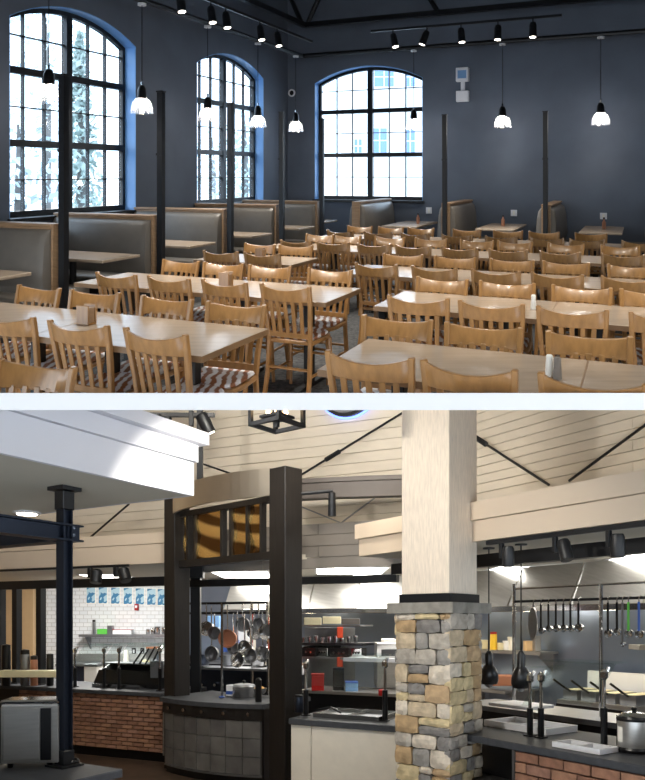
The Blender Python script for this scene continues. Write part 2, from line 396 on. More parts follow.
for (x0,x1,y0,y1) in ((371,388,127,154),(353,363,138,154),(373,395,66,88),(404,416,128,154),(404,416,66,88)):
    wo = build('window', MB().box(hx(x0), hx(x1), 29.93, 30, hz(y1), hz(y0)), 'white_plastic', fn=G, parent=root)
    for i in range(2):
        for j in range(2):
            xa = hx(x0)+.06+(hx(x1)-hx(x0)-.06)*i/2; xb = hx(x0)+(hx(x1)-hx(x0)-.06)*(i+1)/2; za = hz(y1)+.06+(hz(y0)-hz(y1)-.06)*j/2; zb = hz(y1)+(hz(y0)-hz(y1)-.06)*(j+1)/2
            build('pane', MB().box(xa, xb, 29.91, 29.93, za, zb), 'house_glass', fn=G, parent=wo)
# ---------------------------------------------------------------- pendants
def pendant(u, v, label, en=16):
    root = thing('pendant_lamp', label, 'lamp', FU((u,v,2.58)), group='glass pendant lamps')
    L_ = lambda prof, n=20: MB().lathe(prof, n, (u,v,0))
    build('canopy', L_([(.06,4.12),(.06,4.155)]), 'white_plastic', fn=FU, parent=root)
    build('cord', MB().tube([(u,v,3.02),(u,v,4.13)], .006, 5), 'black_plastic', fn=FU, parent=root)
    build('strain_relief', L_([(.012,2.98),(.016,3.03)], 8), 'chrome', fn=FU, parent=root)
    build('socket_cap', L_([(.068,2.79),(.07,2.82),(.062,2.92),(.04,2.97),(.015,2.985)], 16), 'black_plastic', fn=FU, parent=root, smooth=True)
    s = MB(); n = 28; prof = [(.07,2.80),(.115,2.76),(.14,2.70),(.152,2.63),(.156,2.58)]; vs = []; fs = []
    for r,z in prof:
        for k in range(n): a = 2*math.pi*k/n; q = r*(1+.02*(k%2)); vs.append((u+q*math.cos(a), v+q*math.sin(a), z))
    for i in range(len(prof)-1):
        for k in range(n): fs.append((i*n+k,i*n+(k+1)%n,(i+1)*n+(k+1)%n,(i+1)*n+k))
    s.add(vs, fs); build('ribbed_glass_shade', s, 'shade_glass', fn=FU, parent=root)
    build('bulb', L_([(.01,2.79),(.028,2.76),(.04,2.71),(.032,2.665),(.01,2.65)], 12), 'bulb', fn=FU, parent=root, smooth=True)
    lamp('pendant_light', 'POINT', FU((u,v,2.72)), en, (1,.94,.85), .06)
PL = ['nearest glass pendant in front of the large left window','glass pendant left of the second post, beside the large left window','glass pendant in front of the narrow corner window','glass pendant at the right edge of the corner window','glass pendant in the room corner below the round sensor']
for v,lb in zip((6.6,8.37,10.08,11.78,13.39), PL): pendant(UW+.7, v, lb)
for u,lb in zip((-4.085,-2.36,-.64), ('glass pendant at the right edge of the back window','glass pendant right of the white alarm box on the back wall','rightmost glass pendant on the back wall')): pendant(u, VW-.7, lb, 34)
# ---------------------------------------------------------------- track lights
def track_head(u, v, z, du, dv, label, energy=130):
    root = thing('track_spotlight', label, 'spotlight', FU((u,v,z)), group='dining hall track spotlights')
    build('stem', MB().tube([(u,v,z),(u,v,z-.09)], .012, 6), 'black_metal', fn=FU, parent=root)
    a = Vector((u,v,z-.06)); d = Vector((du,dv,-1)).normalized(); b = a+d*.24
    build('housing', MB().tube([a,a+d*.05,b], [.045,.058,.062], 12), 'black_metal', fn=FU, parent=root, smooth=True)
    build('lens', MB().tube([b-d*.005,b+d*.004], [.05,.05], 12), 'lens', fn=FU, parent=root)
    lamp('spot', 'SPOT', FU(b+d*.03), energy, (1,.93,.82), .05, FU(b+d), 1.5, .8)
UA = lambda px: FU.px(px, VW-2.5)
ua, ub = UA(371), UA(562)
build('lighting_track', MB().box(ua, ub, VW-2.52, VW-2.48, 4.20, 4.24), 'black_metal', fn=FU, label='dark ceiling track with five spotlights near the back wall', cat='light track')
for i,px in enumerate((393,427,461,498,533)): track_head(UA(px), VW-2.5, 4.2, (.25,-.35,.1,0,0)[i], -.15, 'spotlight on the back wall track, %s from the left' % ORD[i], 130)
build('lighting_track', MB().box(-5.62, -5.58, 7.4, 12.2, 4.16, 4.20), 'black_metal', fn=FU, label='dark ceiling track above the booth posts on the left', cat='light track')
for i,v in enumerate((8.0,8.75,9.15,10.2,10.8)): track_head(-5.6, v, 4.16, .2, -.1, 'spotlight on the left track over the booths, %s from the front' % ORD[i], 130)
# further tracks of the same kind over the tables, above the top of the picture
for j,(u0,v0) in enumerate(((-3.6,4.6),(-3.4,7.2),(-.4,4.6),(-.4,7.4),(1.8,6))):
    build('lighting_track', MB().box(u0-1.1, u0+1.1, v0-.02, v0+.02, 4.56, 4.60), 'black_metal', fn=FU, label='dark ceiling track high over the dining tables, %s from the front left' % ORD[j], cat='light track')
    for i in range(3): track_head(u0-.8+.8*i, v0, 4.56, 0, 0, 'spotlight %s on the %s track high over the dining tables' % (ORD[i], ORD[j]), 150 if j < 2 else 85)
# ---------------------------------------------------------------- wall fittings
def wx(px): return FU.px(px, VW)
def wz(py, px):
    X,Y = FU.plan(wx(px), VW); return 1.73+(173-py)*Y/F
root = thing('alarm_strobe', 'white alarm unit of two stacked boxes on the back wall', 'alarm', FU((wx(463),VW,wz(102,463))))
a,b = wx(457), wx(469.5)
build('upper_box', MB().box(a, b, VW-.12, VW, wz(82,463), wz(68,463)), 'white_plastic', fn=FU, parent=root, bevel=.01)
build('neck', MB().box(a+.09, b-.09, VW-.06, VW, wz(91,463), wz(82,463)), 'white_plastic', fn=FU, parent=root)
build('lower_box', MB().box(a, b, VW-.10, VW, wz(102,463), wz(91,463)), 'white_plastic', fn=FU, parent=root, bevel=.01)
build('lamp_face', MB().box(a+.04, b-.04, VW-.125, VW-.12, wz(79,463), wz(71,463)), 'pale_blue', fn=FU, parent=root)
for px,py,lb in ((429,210.5,'under the right side of the arched window'),(514,213,'behind the middle wall booth table'),(603.5,216,'at the far right above the booth table')):
    r = thing('wall_socket', 'white wall socket on the back wall, '+lb, 'socket', FU((wx(px),VW,wz(py+3,px))), group='wall sockets')
    build('cover_plate', MB().box(wx(px)-.06, wx(px)+.06, VW-.02, VW, wz(py+3.2,px), wz(py-3.2,px)), 'white_plastic', fn=FU, parent=r, bevel=.004)
    build('outlet', MB().box(wx(px)-.02, wx(px)+.02, VW-.024, VW-.02, wz(py+2,px), wz(py-2,px)), 'paper_white', fn=FU, parent=r)
r = thing('round_sensor', 'small round white sensor on the back wall beside the corner', 'sensor', FU((wx(292),VW,wz(96,292))))
cx, cz = wx(292), wz(93,292)
ring = MB(); N = 20; vs = []; fs = []
for i in range(N):
    a = 2*math.pi*i/N; c_, s_ = math.cos(a), math.sin(a)
    for rr,t in ((.055,0),(.085,0),(.085,-.03),(.055,-.03)): vs.append((cx+rr*c_, VW+t, cz+rr*s_))
for i in range(N):
    for k in range(4): fs.append((i*4+k, i*4+(k+1)%4, ((i+1)%N)*4+(k+1)%4, ((i+1)%N)*4+k))
build('rim', ring.add(vs, fs), 'white_plastic', fn=FU, parent=r)
build('face', MB().add([(cx+.055*math.cos(6.283*i/16), VW-.01, cz+.055*math.sin(6.283*i/16)) for i in range(16)], [tuple(range(16))]), 'black_plastic', fn=FU, parent=r)
# ---------------------------------------------------------------- booths, posts and booth tables
def post(u, v, label):
    r = thing('booth_post', label, 'post', FU((u,v,0)), group='tall dark posts at the booth ends')
    build('shaft', MB().box(u-.037, u+.037, v-.037, v+.037, 0, 2.74), 'black_metal', fn=FU, parent=r)
    build('cap', MB().box(u-.045, u+.045, v-.045, v+.045, 2.74, 2.76), 'black_metal', fn=FU, parent=r)
    build('clip', MB().box(u-.045, u+.045, v-.046, v-.037, 1.95, 1.98), 'black_metal', fn=FU, parent=r)
PV = [5.78, 7.45, 9.12, 10.78, 12.44]
for v,lb in zip(PV, ('nearest tall dark post, in front of the large left window','tall dark post between the large window and the corner window','tall dark post in front of the corner window','tall dark post just left of the room corner','tall dark post in front of the left edge of the back window')): post(-5.5, v, lb)
PU = [-4.85, -3.145, -1.44, .265]
post(PU[1], 12.46, 'tall dark post right of the arched back window'); post(PU[2], 12.46, 'tall dark post between the two right hand pendants')
def booth(label, ax, c, e0, e1):
    """back to back booth; ax 'v': its back stands at v = c and runs in u from e0 (aisle end) to e1 (wall)"""
    P = (lambda p: FU((p[0], c+p[1], p[2]))) if ax == 'v' else (lambda p: FU((c-p[1], p[0], p[2])))
    r = thing('booth_bench', label, 'booth', P(((e0+e1)/2,0,0)), group='back to back booth benches')
    s = 1 if e1 > e0 else -1; a, b = e0, e1; H = 1.17
    lo, hi = min(a,b), max(a,b)
    build('back_panel', MB().box(lo, hi, -.06, .06, .0, H), 'booth_wood', fn=P, parent=r)
    build('top_cap', MB().box(lo, hi, -.085, .085, H, H+.03), 'booth_wood', fn=P, parent=r, bevel=.005)
    build('end_panel', MB().sprism([(-.075,0),(.075,0),(.075,.5),(.075,H+.03),(-.075,H+.03),(-.075,.5)], a-s*.03, a), 'booth_wood', fn=P, parent=r)
    for q in (-1, 1):
        prof = [(q*.06,.47),(q*.16,.47),(q*.19,.62),(q*.165,.95),(q*.14,1.08),(q*.10,1.13),(q*.06,1.14)]
        bc = MB(); n = len(prof); xs = [lo+.01,lo+.03,lo+.10,hi-.10,hi-.03,hi-.01]; sh = [.45,.8,1,1,.8,.45]
        vs = [(x, q*.06+(py-q*.06)*k, z if z > .5 else z) for x,k in zip(xs,sh) for py,z in prof]
        fs = [(i*n+j, i*n+j+1, (i+1)*n+j+1, (i+1)*n+j) for i in range(len(xs)-1) for j in range(n-1)]
        fs += [tuple(range(n)), tuple(range((len(xs)-1)*n, len(xs)*n))]
        build('back_cushion', bc.add(vs, fs), 'vinyl', fn=P, parent=r, smooth=True)
        build('seat_base', MB().box(lo, hi, min(q*.06,q*.5), max(q*.06,q*.5), 0, .34), 'booth_dark', fn=P, parent=r)
        build('seat_cushion', MB().box(lo+.03, hi-.02, min(q*.07,q*.55), max(q*.07,q*.55), .34, .47), 'vinyl', fn=P, parent=r, bevel=.03, smooth=True)
BL = ['nearest booth bench at the left edge, olive vinyl','second booth bench from the front along the left wall','third booth bench from the front along the left wall','fourth booth bench from the front along the left wall','fifth booth bench, in the far left corner']
for v,lb in zip(PV, BL): booth(lb, 'v', v, -5.6, UW+.02)
for u,lb in zip(PU, ('booth bench below the right end of the back window','booth bench behind the post right of the back window','booth bench behind the rightmost post','booth bench at the far right of the back wall')): booth(lb, 'u', u, 12.56, VW-.02)
def booth_table(u, v, lu, lv, label):
    r = thing('booth_table', label, 'table', FU((u,v,0)), group='booth tables')
    build('tabletop', MB().box(u-lu/2, u+lu/2, v-lv/2, v+lv/2, .73, .765), 'laminate', fn=FU, parent=r, bevel=.006)
    build('column', MB().lathe([(.04,.03),(.04,.73)], 10, (u,v,0)), 'black_metal', fn=FU, parent=r)
    build('mount_plate', MB().box(u-.2, u+.2, v-.2, v+.2, .715, .73), 'black_metal', fn=FU, parent=r)
    b_ = MB().box(u-.28, u+.28, v-.035, v+.035, 0, .03).box(u-.035, u+.035, v-.28, v+.28, 0, .03)
    build('base', b_, 'black_metal', fn=FU, parent=r)
for i,(v,lb) in enumerate(zip((4.95,6.615,8.285,9.95,11.61,13.35), ('cut off by the left edge','in front of the second bench on the left','in front of the third bench on the left','in front of the fourth bench on the left','in front of the corner bench on the left','under the corner pendant'))): booth_table(-6.15, v, 1.45 if i < 5 else .9, .66, 'narrow booth table '+lb)
for u,lb in zip((-4.0,-2.29,-.59), ('below the right end of the back window','between the two right hand posts','at the far right by the wall')): booth_table(u, 13.25, .66, 1.5, 'narrow booth table '+lb)
# ---------------------------------------------------------------- dining chairs
K = 1.0
def chair_parts():
    P = []
    Z = lambda pts: [(x,y,z*K) for x,y,z in pts]
    def put(name, mb, mt, bev=.003, smooth=False):
        P.append((name, mb, mt, bev, smooth))
    yl = lambda z: -.185-(.077*max(0,(z-.45)/.435)**1.3)
    bulge = lambda x: -.055*(1-(x/.2)**2)
    out = []
    for i in range(14):
        a = math.pi*i/13; out.append((.215*math.cos(a)*(1 if abs(math.cos(a)) < .9 else .97), .03+.20*math.sin(a)**.7 if math.sin(a) > 1e-6 else .03))
    poly = out+[(-.195,-.19),(.195,-.19)]
    put('seat', MB().prism(poly, .425, .455), 'maple', .006)
    put('seat_pad', MB().prism([(x*.92, y*.92) for x,y in poly], .455, .482), 'seat_pad', .010, True)
    tr = MB(); n = 8; vs = []; fs = []
    for i in range(n+1):
        x = -.2+.4*i/n; e = (x/.2)**2; zt = .848+.03*e; zb = .762
        for z,dy in ((zb,.011),(zb,-.011),(zt,-.011),(zt,.011)): vs.append((x, yl(z)+bulge(x)*(.6+.4*(z-.7)/.15)+dy, z))
    for i in range(n):
        for k in range(4): fs.append((i*4+k,i*4+(k+1)%4,(i+1)*4+(k+1)%4,(i+1)*4+k))
    fs += [(0,1,2,3),(n*4+3,n*4+2,n*4+1,n*4)]
    put('top_rail', tr.add(vs, fs), 'maple', .003, True)
    for k in range(5):
        x = -.13+.065*k; b0 = bulge(x)*.35; pts = [(x*.92,yl(.5)+b0,.50),(x*.96,yl(.64)+bulge(x)*.5,.64),(x,yl(.77)+bulge(x)*.65,.775)]
        put('slat', MB().sweep(pts, .03, .012), 'maple', .002)
    lr = MB(); vs = []; fs = []
    for i in range(5):
        x = -.185+.37*i/4; b0 = bulge(x)*.35
        for z,dy in ((.475,.010),(.475,-.010),(.515,-.010),(.515,.010)): vs.append((x, yl(z)+b0+dy, z))
    for i in range(4):
        for k in range(4): fs.append((i*4+k,i*4+(k+1)%4,(i+1)*4+(k+1)%4,(i+1)*4+k))
    put('lower_rail', lr.add(vs, fs+[(0,1,2,3),(19,18,17,16)]), 'maple', .002)
    for s in (-1,1):
        pts = [(s*.188,-.25,0),(s*.180,-.205,.2),(s*.176,-.185,.44),(s*.184,yl(.6),.6),(s*.198,yl(.75),.75),(s*.203,yl(.885),.885)]
        put('back_post', MB().sweep(pts, .030, .034), 'maple', .005)
    for s in (-1,1): put('leg', MB().tube([(s*.185,.185,0),(s*.172,.165,.425)], [.014,.019], 8), 'maple', 0, True)
    for s in (-1,1): put('stretcher', MB().tube([(s*.185,-.205,.19),(s*.18,.178,.19)], .011, 6), 'maple', 0, True)
    put('stretcher', MB().tube([(-.178,.172,.28),(.178,.172,.28)], .011, 6), 'maple', 0, True)
    put('stretcher', MB().tube([(-.188,-.2,.24),(.188,-.2,.24)], .011, 6), 'maple', 0, True)
    return P
CP = chair_parts()
def clip_mesh(me, M):
    """leave only what stands above the white slab edge"""
    c = Vector((0, 2.8, slab_top(2.8)+.001)); nrm = Vector((0, .0048, 1)).normalized()
    if all((M@v.co-c).dot(nrm) > 0 for v in me.vertices): return me
    if all((M@v.co-c).dot(nrm) <= 0 for v in me.vertices): return None
    bm = bmesh.new(); bm.from_mesh(me); Mi = M.inverted(); nl = (M.to_3x3().transposed()@nrm).normalized()
    r = bmesh.ops.bisect_plane(bm, geom=bm.verts[:]+bm.edges[:]+bm.faces[:], plane_co=Mi@c, plane_no=nl, clear_inner=True)
    es = [e for e in r['geom_cut'] if isinstance(e, bmesh.types.BMEdge)]
    if es:
        try: bmesh.ops.contextual_create(bm, geom=es)
        except Exception: pass
    m2 = bpy.data.meshes.new(me.name+'_cut'); bm.to_mesh(m2); bm.free()
    for q in me.materials: m2.materials.append(q)
    return m2
VAR = {}
def upright_axes(fx, fy):                            # right, forward along the slope, plumb
    return lambda p: Vector((p[0]*fy+p[1]*fx, -p[0]*fx+p[1]*fy, U.g*(-p[0]*fx+p[1]*fy)+p[2]))
def chair_variant(face, k):
    if (face,k) not in VAR:
        ja = (-.06,-.025,.02,.06)[k]; fx, fy = face*(AX*math.cos(ja)-AY*math.sin(ja)), face*(AX*math.sin(ja)+AY*math.cos(ja)); fn = upright_axes(fx, fy); out = []
        for nme,mb,mt,bev,sm in CP:
            q = MB(); q.v = list(mb.v); q.f = list(mb.f); me = q.mesh('chair_'+nme, fn, None, bev, sm); me.materials.append(MATS[mt]); out.append((nme, me))
        VAR[(face,k)] = (out, fx, fy)
    return VAR[(face,k)]
def chair(px, v, face, label, group):
    """px, v: photo column and plan row of the top of the backrest; face +1 looks away from us, -1 looks at us"""
    u = FU.px(px, v); X,Y = FU.plan(u, v); prt, fx, fy = chair_variant(face, random.randrange(4))
    p = U.w(X+fx*.26, Y+fy*.26, 0); M = Matrix.Translation(p); clip = Y < 6.6
    r = thing('dining_chair', label, 'chair', p, group)
    for nme,me in prt:
        m2 = clip_mesh(me, M) if clip else me
        if m2: link(nme, m2, None, r)
    return r
def dining_table(u0, u1, v0, v1, label):
    uc, vc = (u0+u1)/2, (v0+v1)/2; X,Y = FU.plan(uc, vc)
    p = U.w(X, Y, 0); M = Matrix.Translation(p); fn = upright_axes(AX, AY); r = thing('dining_table', label, 'table', p, 'dining tables')
    lu, lv = (u1-u0-.006)/2, (v1-v0)/2; H = .76; clip = Y < 7
    def put(name, mb, mt, bev=.002):
        me = mb.mesh(name, fn, None, bev); me.materials.append(MATS[mt]); m2 = clip_mesh(me, M) if clip else me
        if m2: link(name, m2, None, r)
    put('tabletop', MB().box(-lu, lu, -lv, lv, H-.034, H), 'laminate')
    e = .003
    for q in ((-lu-e, lu+e, -lv-e, -lv), (-lu-e, lu+e, lv, lv+e), (-lu-e, -lu, -lv, lv), (lu, lu+e, -lv, lv)): put('edge_band', MB().box(*q, H-.036, H-.002), 'laminate_edge', 0)
    for s in (-1,1):
        put('column', MB().box(s*.3-.035, s*.3+.035, -.035, .035, .03, H-.05), 'black_metal', .004)
        put('mount_plate', MB().box(s*.3-.05, s*.3+.05, -.25, .25, H-.05, H-.034), 'black_metal', 0)
        put('foot', MB().box(s*.3-.035, s*.3+.035, -.28, .28, 0, .03), 'black_metal', .004)
T = 1.215
ROWS = [  # name, table v0, v1, [u edges], near chairs (v, px...), far chairs (v, px...)
 ('the front left row', 3.23, 3.97, [-4.55,-3.335,-2.12], (3.17, [6,78,155]), (4.06, [39,95,167,236])),
 ('the front right row', 3.25, 3.97, [-1.46,-.245,.97,2.18], (3.17, [369,468,592]), (4.04, [397,483,588.5,700])),
 ('the second row left', 4.94, 5.67, [-4.58,-3.365,-2.15], (4.86, [116,168.5,224,285]), (5.85, [181,223.5,270,330])),
 ('the second row right', 4.96, 5.69, [-1.78,-.565,.65,1.865], (4.77, [418,491,572,668]), (5.71, [442,507,581.5,652])),
 ('the small left table', 6.80, 7.50, [-4.58,-3.36], (6.73, [220.5,262]), (7.62, [260,296])),
 ('the third row right', 6.45, 7.17, [-2.65,-1.435,-.22,.995], (6.36, [376,434,495.5,557,629]), (7.24, [403,455,512,566,632])),
 ('the fourth row', 8.28, 9.0, [-4.55,-3.335,-2.12,-.905,.31,1.525], (8.18, [296,333,374,413,459.5,508,560,623]), (9.14, [320,347,390,431,477,515,566,620])),
 ('the last row back', 9.95, 10.67, [-4.5,-3.285,-2.07,-.855,.36,1.575], (9.84, [340,378,415,457,501,547,587,640]), (10.85, [360,391,421,467,508,544,591])),
]
for nm,v0,v1,us,near,far in ROWS:
    n = len(us)-1
    for i in range(n): dining_table(us[i], us[i+1], v0, v1, ('tan table, %s from the left in %s' % (ORD[i], nm)) if n > 1 else 'tan table, '+nm)
    for i,px in enumerate(near[1]): chair(px, near[0], 1, 'wooden chair, back to us, %s from left, near side of %s' % (ORD[i], nm), 'wooden dining chairs')
    for i,px in enumerate(far[1]): chair(px, far[0], -1, 'wooden chair facing us, %s from left, far side of %s' % (ORD[i], nm), 'wooden dining chairs')
chair(36, 2.42, -1, 'slat back wooden chair facing us in the bottom left corner, only its top showing', 'wooden dining chairs')
# ---------------------------------------------------------------- on the tables
def on_table(px, v, label, name, cat, group=None):
    u = FU.px(px, v); X,Y = FU.plan(u, v); return upright(U, name, label, cat, X, Y, .761, AX, AY, group)
for px,v,lb in ((86.5,3.62,'small wooden napkin holder on the front table left of the aisle'),(226,5.3,'small wooden napkin holder on the second table left of the aisle'),(260.5,7.15,'small wooden napkin holder on the small table by the booths')):
    r = on_table(px, v, lb, 'napkin_holder', 'napkin holder', 'wooden napkin holders')
    for s in (-1,1): pt(r, 'side_board', MB().box(-.05, .05, s*.035-.006, s*.035+.006, 0, .125), 'maple', bevel=.004)
    pt(r, 'bottom_board', MB().box(-.05, .05, -.03, .03, 0, .012), 'maple')
    pt(r, 'napkins', MB().box(-.042, .042, -.028, .028, .012, .105), 'booth_wood', bevel=.003)
def shaker(px, v, m_, lb):
    r = on_table(px, v, lb, 'shaker', 'shaker', 'salt and pepper shakers')
    pt(r, 'body', MB().lathe([(.020,0),(.021,.005),(.017,.07),(.016,.085)], 14), m_, smooth=True)
    pt(r, 'lid', MB().lathe([(.017,.085),(.017,.095),(.012,.102),(.004,.104)], 14), m_, smooth=True)
shaker(549.5, 3.58, 'paper_white', 'cream salt shaker on the front right table'); shaker(557.5, 3.55, 'pepper', 'grey pepper shaker on the front right table'); shaker(533.5, 5.3, 'paper_white', 'cream shaker on the second right hand table')
for px,lb in ((418,'below the back window'),(503,'between the right posts'),(604,'at the far right')):
    v = 13.3; u = FU.px(px, v); X,Y = FU.plan(u, v)
    r = upright(U, 'sauce_bottle', 'small brown condiment bottle on the booth table '+lb, 'bottle', X, Y, .766, AX, AY, 'condiment bottles')
    pt(r, 'body', MB().lathe([(.03,0),(.032,.01),(.032,.11),(.014,.15),(.013,.17)], 12), 'copper', smooth=True)
    pt(r, 'cap', MB().lathe([(.016,.17),(.016,.2)], 10), 'black_plastic')
# ================================================================ SERVERY
GL = lambda p: L.w(p[0],p[1],p[2])
LX = lambda px, d: (px-322.5)*d/F
LZ = lambda py, d: 1.75-(py-622)*d/F
def cut_top(o):
    """nothing of the servery reaches through the slab above it"""
    me = o.data; org = ORG[o.name]; bm = bmesh.new(); bm.from_mesh(me)
    bmesh.ops.bisect_plane(bm, geom=bm.verts[:]+bm.edges[:]+bm.faces[:], plane_co=Vector((0,2.8,ZC-.079))-org, plane_no=Vector((0,.0083,1)), clear_outer=True)
    bm.to_mesh(me); bm.free(); return o
def bl(name, mb, m, fn, parent=None, cut=False, **k):
    o = build(name, mb, m, fn=fn, parent=parent, **k)
    return cut_top(o) if cut else o
FL = L.frame(-3.35, 9.55, 1.39, -.63)     # front of the left brick counter
FR = L.frame(1.229, 5.53, .55, -.835)     # front of the right brick counter
FC = L.frame(-.246, 6.56, .846, -.44)     # front of the white panelled counter
FQ = L.frame(-1.83, 8.40, 1.20, -.72)     # front of the tiled portal counter
PA = (LX(177,8.62), 8.62); PB = (LX(285,7.3), 7.3); PLN = math.hypot(PB[0]-PA[0], PB[1]-PA[1])
FP = L.frame(PA[0], PA[1], PB[0]-PA[0], PB[1]-PA[1])   # the portal posts
FS = L.frame(-1.56, 3.49, .727, 1.2)      # edge of the white bulkhead
KR = L.frame(4.73, 7.84, .55, -.835)      # kitchen back wall, right
KC = L.frame(2.6, 11.1, .911, -.413)      # kitchen back wall, middle
CL = .875
# ---------------------------------------------------------------- shell
build('floor', MB().prism([(-9,-4.6),(12,-4.6),(12,2.0),(-9,2.0)], L.w(0,2).z-.15, L.w(0,2).z), 'floor_tile', kind='structure', label='level tiled landing where the photographer stands')
bl('floor', MB().prism([(-9,2),(12,2),(12,16.5),(-9,16.5)], -.15, 0), 'floor_tile', GL, kind='structure', label='brown tiled floor of the servery')
bl('wall_left', MB().box(-7.3, -7.0, -4.6, 16.5, 0, 9), 'wall_tan', GL, cut=True, kind='structure')
build('light_block_rear', MB().box(-11, 11, -4.9, -4.6, ZC+.6, ZC+5.5), 'wall_tan', kind='structure', label='added tan light-blocking upper wall behind the photographer')  # added to keep frontal skylight off the dining hall, open below
build('wall_right', MB().box(10.7, 11, -4.6, 5.6, ZC+.3, ZC+6), 'wall_tan', kind='structure', label='added tan light-blocking upper wall to the right of the photographer')  # added to shut side skylight out of the dining hall
bl('wall_back', MB().box(-5.35, LX(215,13.6), 13.6, 13.8, 0, 2.6), 'subway_tile', GL, kind='structure', label='white subway tiled wall behind the left counter')
bl('wall_back', MB().box(-7.0, -5.35, 13.3, 13.5, 0, 2.6), 'wall_tan', GL, kind='structure', label='tan wall at the far left behind the counter')
bl('wall_back', MB().box(-6.0, 0, 0, .15, 0, 2.6), 'wall_steel', KC, kind='structure', label='steel clad kitchen wall behind the middle counter')
bl('wall_right', MB().box(-4.2, 4, 0, .15, 0, 2.6), 'wall_steel', KR, kind='structure', label='steel clad kitchen wall behind the right counter')
CE = 2.5
poly = [(-6.9,11.6), FL.plan(-1.5,.15), FL.plan(1.7,.15), FC.plan(-.3,2.0), FC.plan(.6,1.6), FR.plan(-1.6,.5), FR.plan(3,.5), KR.plan(3,.1), KR.plan(-3.9,.1), KC.plan(-5.9,.1), (LX(210,13.6),13.6), (-6.9,13.6)]
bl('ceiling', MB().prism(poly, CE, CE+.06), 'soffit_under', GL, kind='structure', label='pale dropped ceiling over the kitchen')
# ---------------------------------------------------------------- planked upper walls, board by board
FW = L.frame(LX(330,9.5), 9.5, .911, -.413); FV = L.frame(*FR.plan(0,2.2), .55, -.835)
def planked(name, fn, s0, s1, z0, z1, hgt, m, label, back=.05):
    r = bl(name, MB().box(s0, s1, .02, .02+back, z0, z1), 'plank_gap' if m == 'cream_plank' else 'beam_grey', fn, cut=True, kind='structure', label=label)
    z = z0; i = 0
    while z < z1-.01:
        top = min(z+hgt-.007, z1); w = fn(Vector(((s0+s1)/2,0,z)))
        if fn(Vector((s0,0,z))).z < ZC-.1 or fn(Vector((s1,0,z))).z < ZC-.1:
            cuts = [s0, s0+(s1-s0)*(.62 if i % 2 else .38), s1]
            for a,b in zip(cuts, cuts[1:]): bl('plank', MB().box(a+.002, b-.002, -.012 if i % 3 else -.009, .02, z, top), m, fn, parent=r, cut=True)
        z += hgt; i += 1
    return r
planked('wall_upper', FW, -6.5, 1.80, 2.60, 5.4, .135, 'cream_plank', 'cream planked wall high above the kitchen')
planked('wall_upper', FV, -2.42, 3.5, 2.55, 4.6, .105, 'cream_plank', 'cream planked wall above the right hand bulkhead')
FG = L.frame(LX(330,8.5), 8.5, .911, -.413)
planked('wall_fascia', FG, FG.px(183), FG.px(415), 2.39, 2.92, .133, 'grey_plank', 'grey planked fascia above the middle counter')
# ---------------------------------------------------------------- white bulkhead, upper left
e1 = FS.px(194)
bk = thing('trim_2', 'white painted bulkhead jutting in at the upper left', None, FS((e1,0,2.57)), kind='structure')
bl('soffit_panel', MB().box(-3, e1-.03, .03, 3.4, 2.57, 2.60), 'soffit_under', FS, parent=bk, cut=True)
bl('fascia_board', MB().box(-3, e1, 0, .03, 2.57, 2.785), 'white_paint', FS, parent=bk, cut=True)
bl('fascia_board', MB().box(e1-.03, e1, .03, 3.4, 2.57, 2.785), 'white_paint', FS, parent=bk, cut=True)
bl('frieze_board', MB().box(-3, e1+.02, -.02, .02, 2.79, 2.90), 'white_paint', FS, parent=bk, cut=True)
bl('frieze_board', MB().box(e1-.02, e1+.02, .02, 3.4, 2.79, 2.90), 'white_paint', FS, parent=bk, cut=True)
bl('crown_board', MB().box(-3, e1+.07, -.07, .02, 2.905, 2.985), 'white_paint', FS, parent=bk, cut=True)
bl('crown_board', MB().box(e1-.02, e1+.07, .02, 3.4, 2.905, 2.985), 'white_paint', FS, parent=bk, cut=True)
X,Y = LX(27,5.37), 5.37
dl = thing('recessed_downlight', 'round recessed downlight under the white bulkhead', 'downlight', GL((X,Y,2.55)))
bl('trim_ring', MB().lathe([(.075,2.555),(.10,2.56),(.10,2.57)], 24, (X,Y,0)), 'white_plastic', GL, parent=dl)
bl('diffuser', MB().lathe([(.072,2.550),(.072,2.556)], 24, (X,Y,0)), 'downlight', GL, parent=dl)
lamp('downlight_beam', 'SPOT', GL((X,Y,2.53)), 40, (1,.9,.72), .06, GL((X,Y,0)), 2.2, .8)
# ---------------------------------------------------------------- steel post and beams on the near counter
PX, PY = LX(64.5,4.375), 4.375
fp = L.frame(PX, PY, .727, 1.2)
r = thing('steel_post', 'dark blue steel post standing on the near left counter', 'post', fp((0,0,CL)))
bl('shaft', MB().prism([(-.034,-.034),(-.026,-.034),(-.026,-.005),(.026,-.005),(.026,-.034),(.034,-.034),(.034,.034),(.026,.034),(.026,.005),(-.026,.005),(-.026,.034),(-.034,.034)], CL+.09, 2.46), 'dark_steel', fp, parent=r)
bl('head_bracket', MB().box(-.042, .042, -.042, .042, 2.43, 2.54), 'black_metal', fp, parent=r, bevel=.004)
bl('cap_plate', MB().box(-.07, .07, -.07, .07, 2.545, 2.568), 'black_metal', fp, parent=r)
bl('base_sleeve', MB().box(-.042, .042, -.042, .042, CL+.012, CL+.10), 'black_metal', fp, parent=r, bevel=.004)
bl('base_plate', MB().box(-.08, .08, -.08, .08, CL, CL+.012), 'black_metal', fp, parent=r)
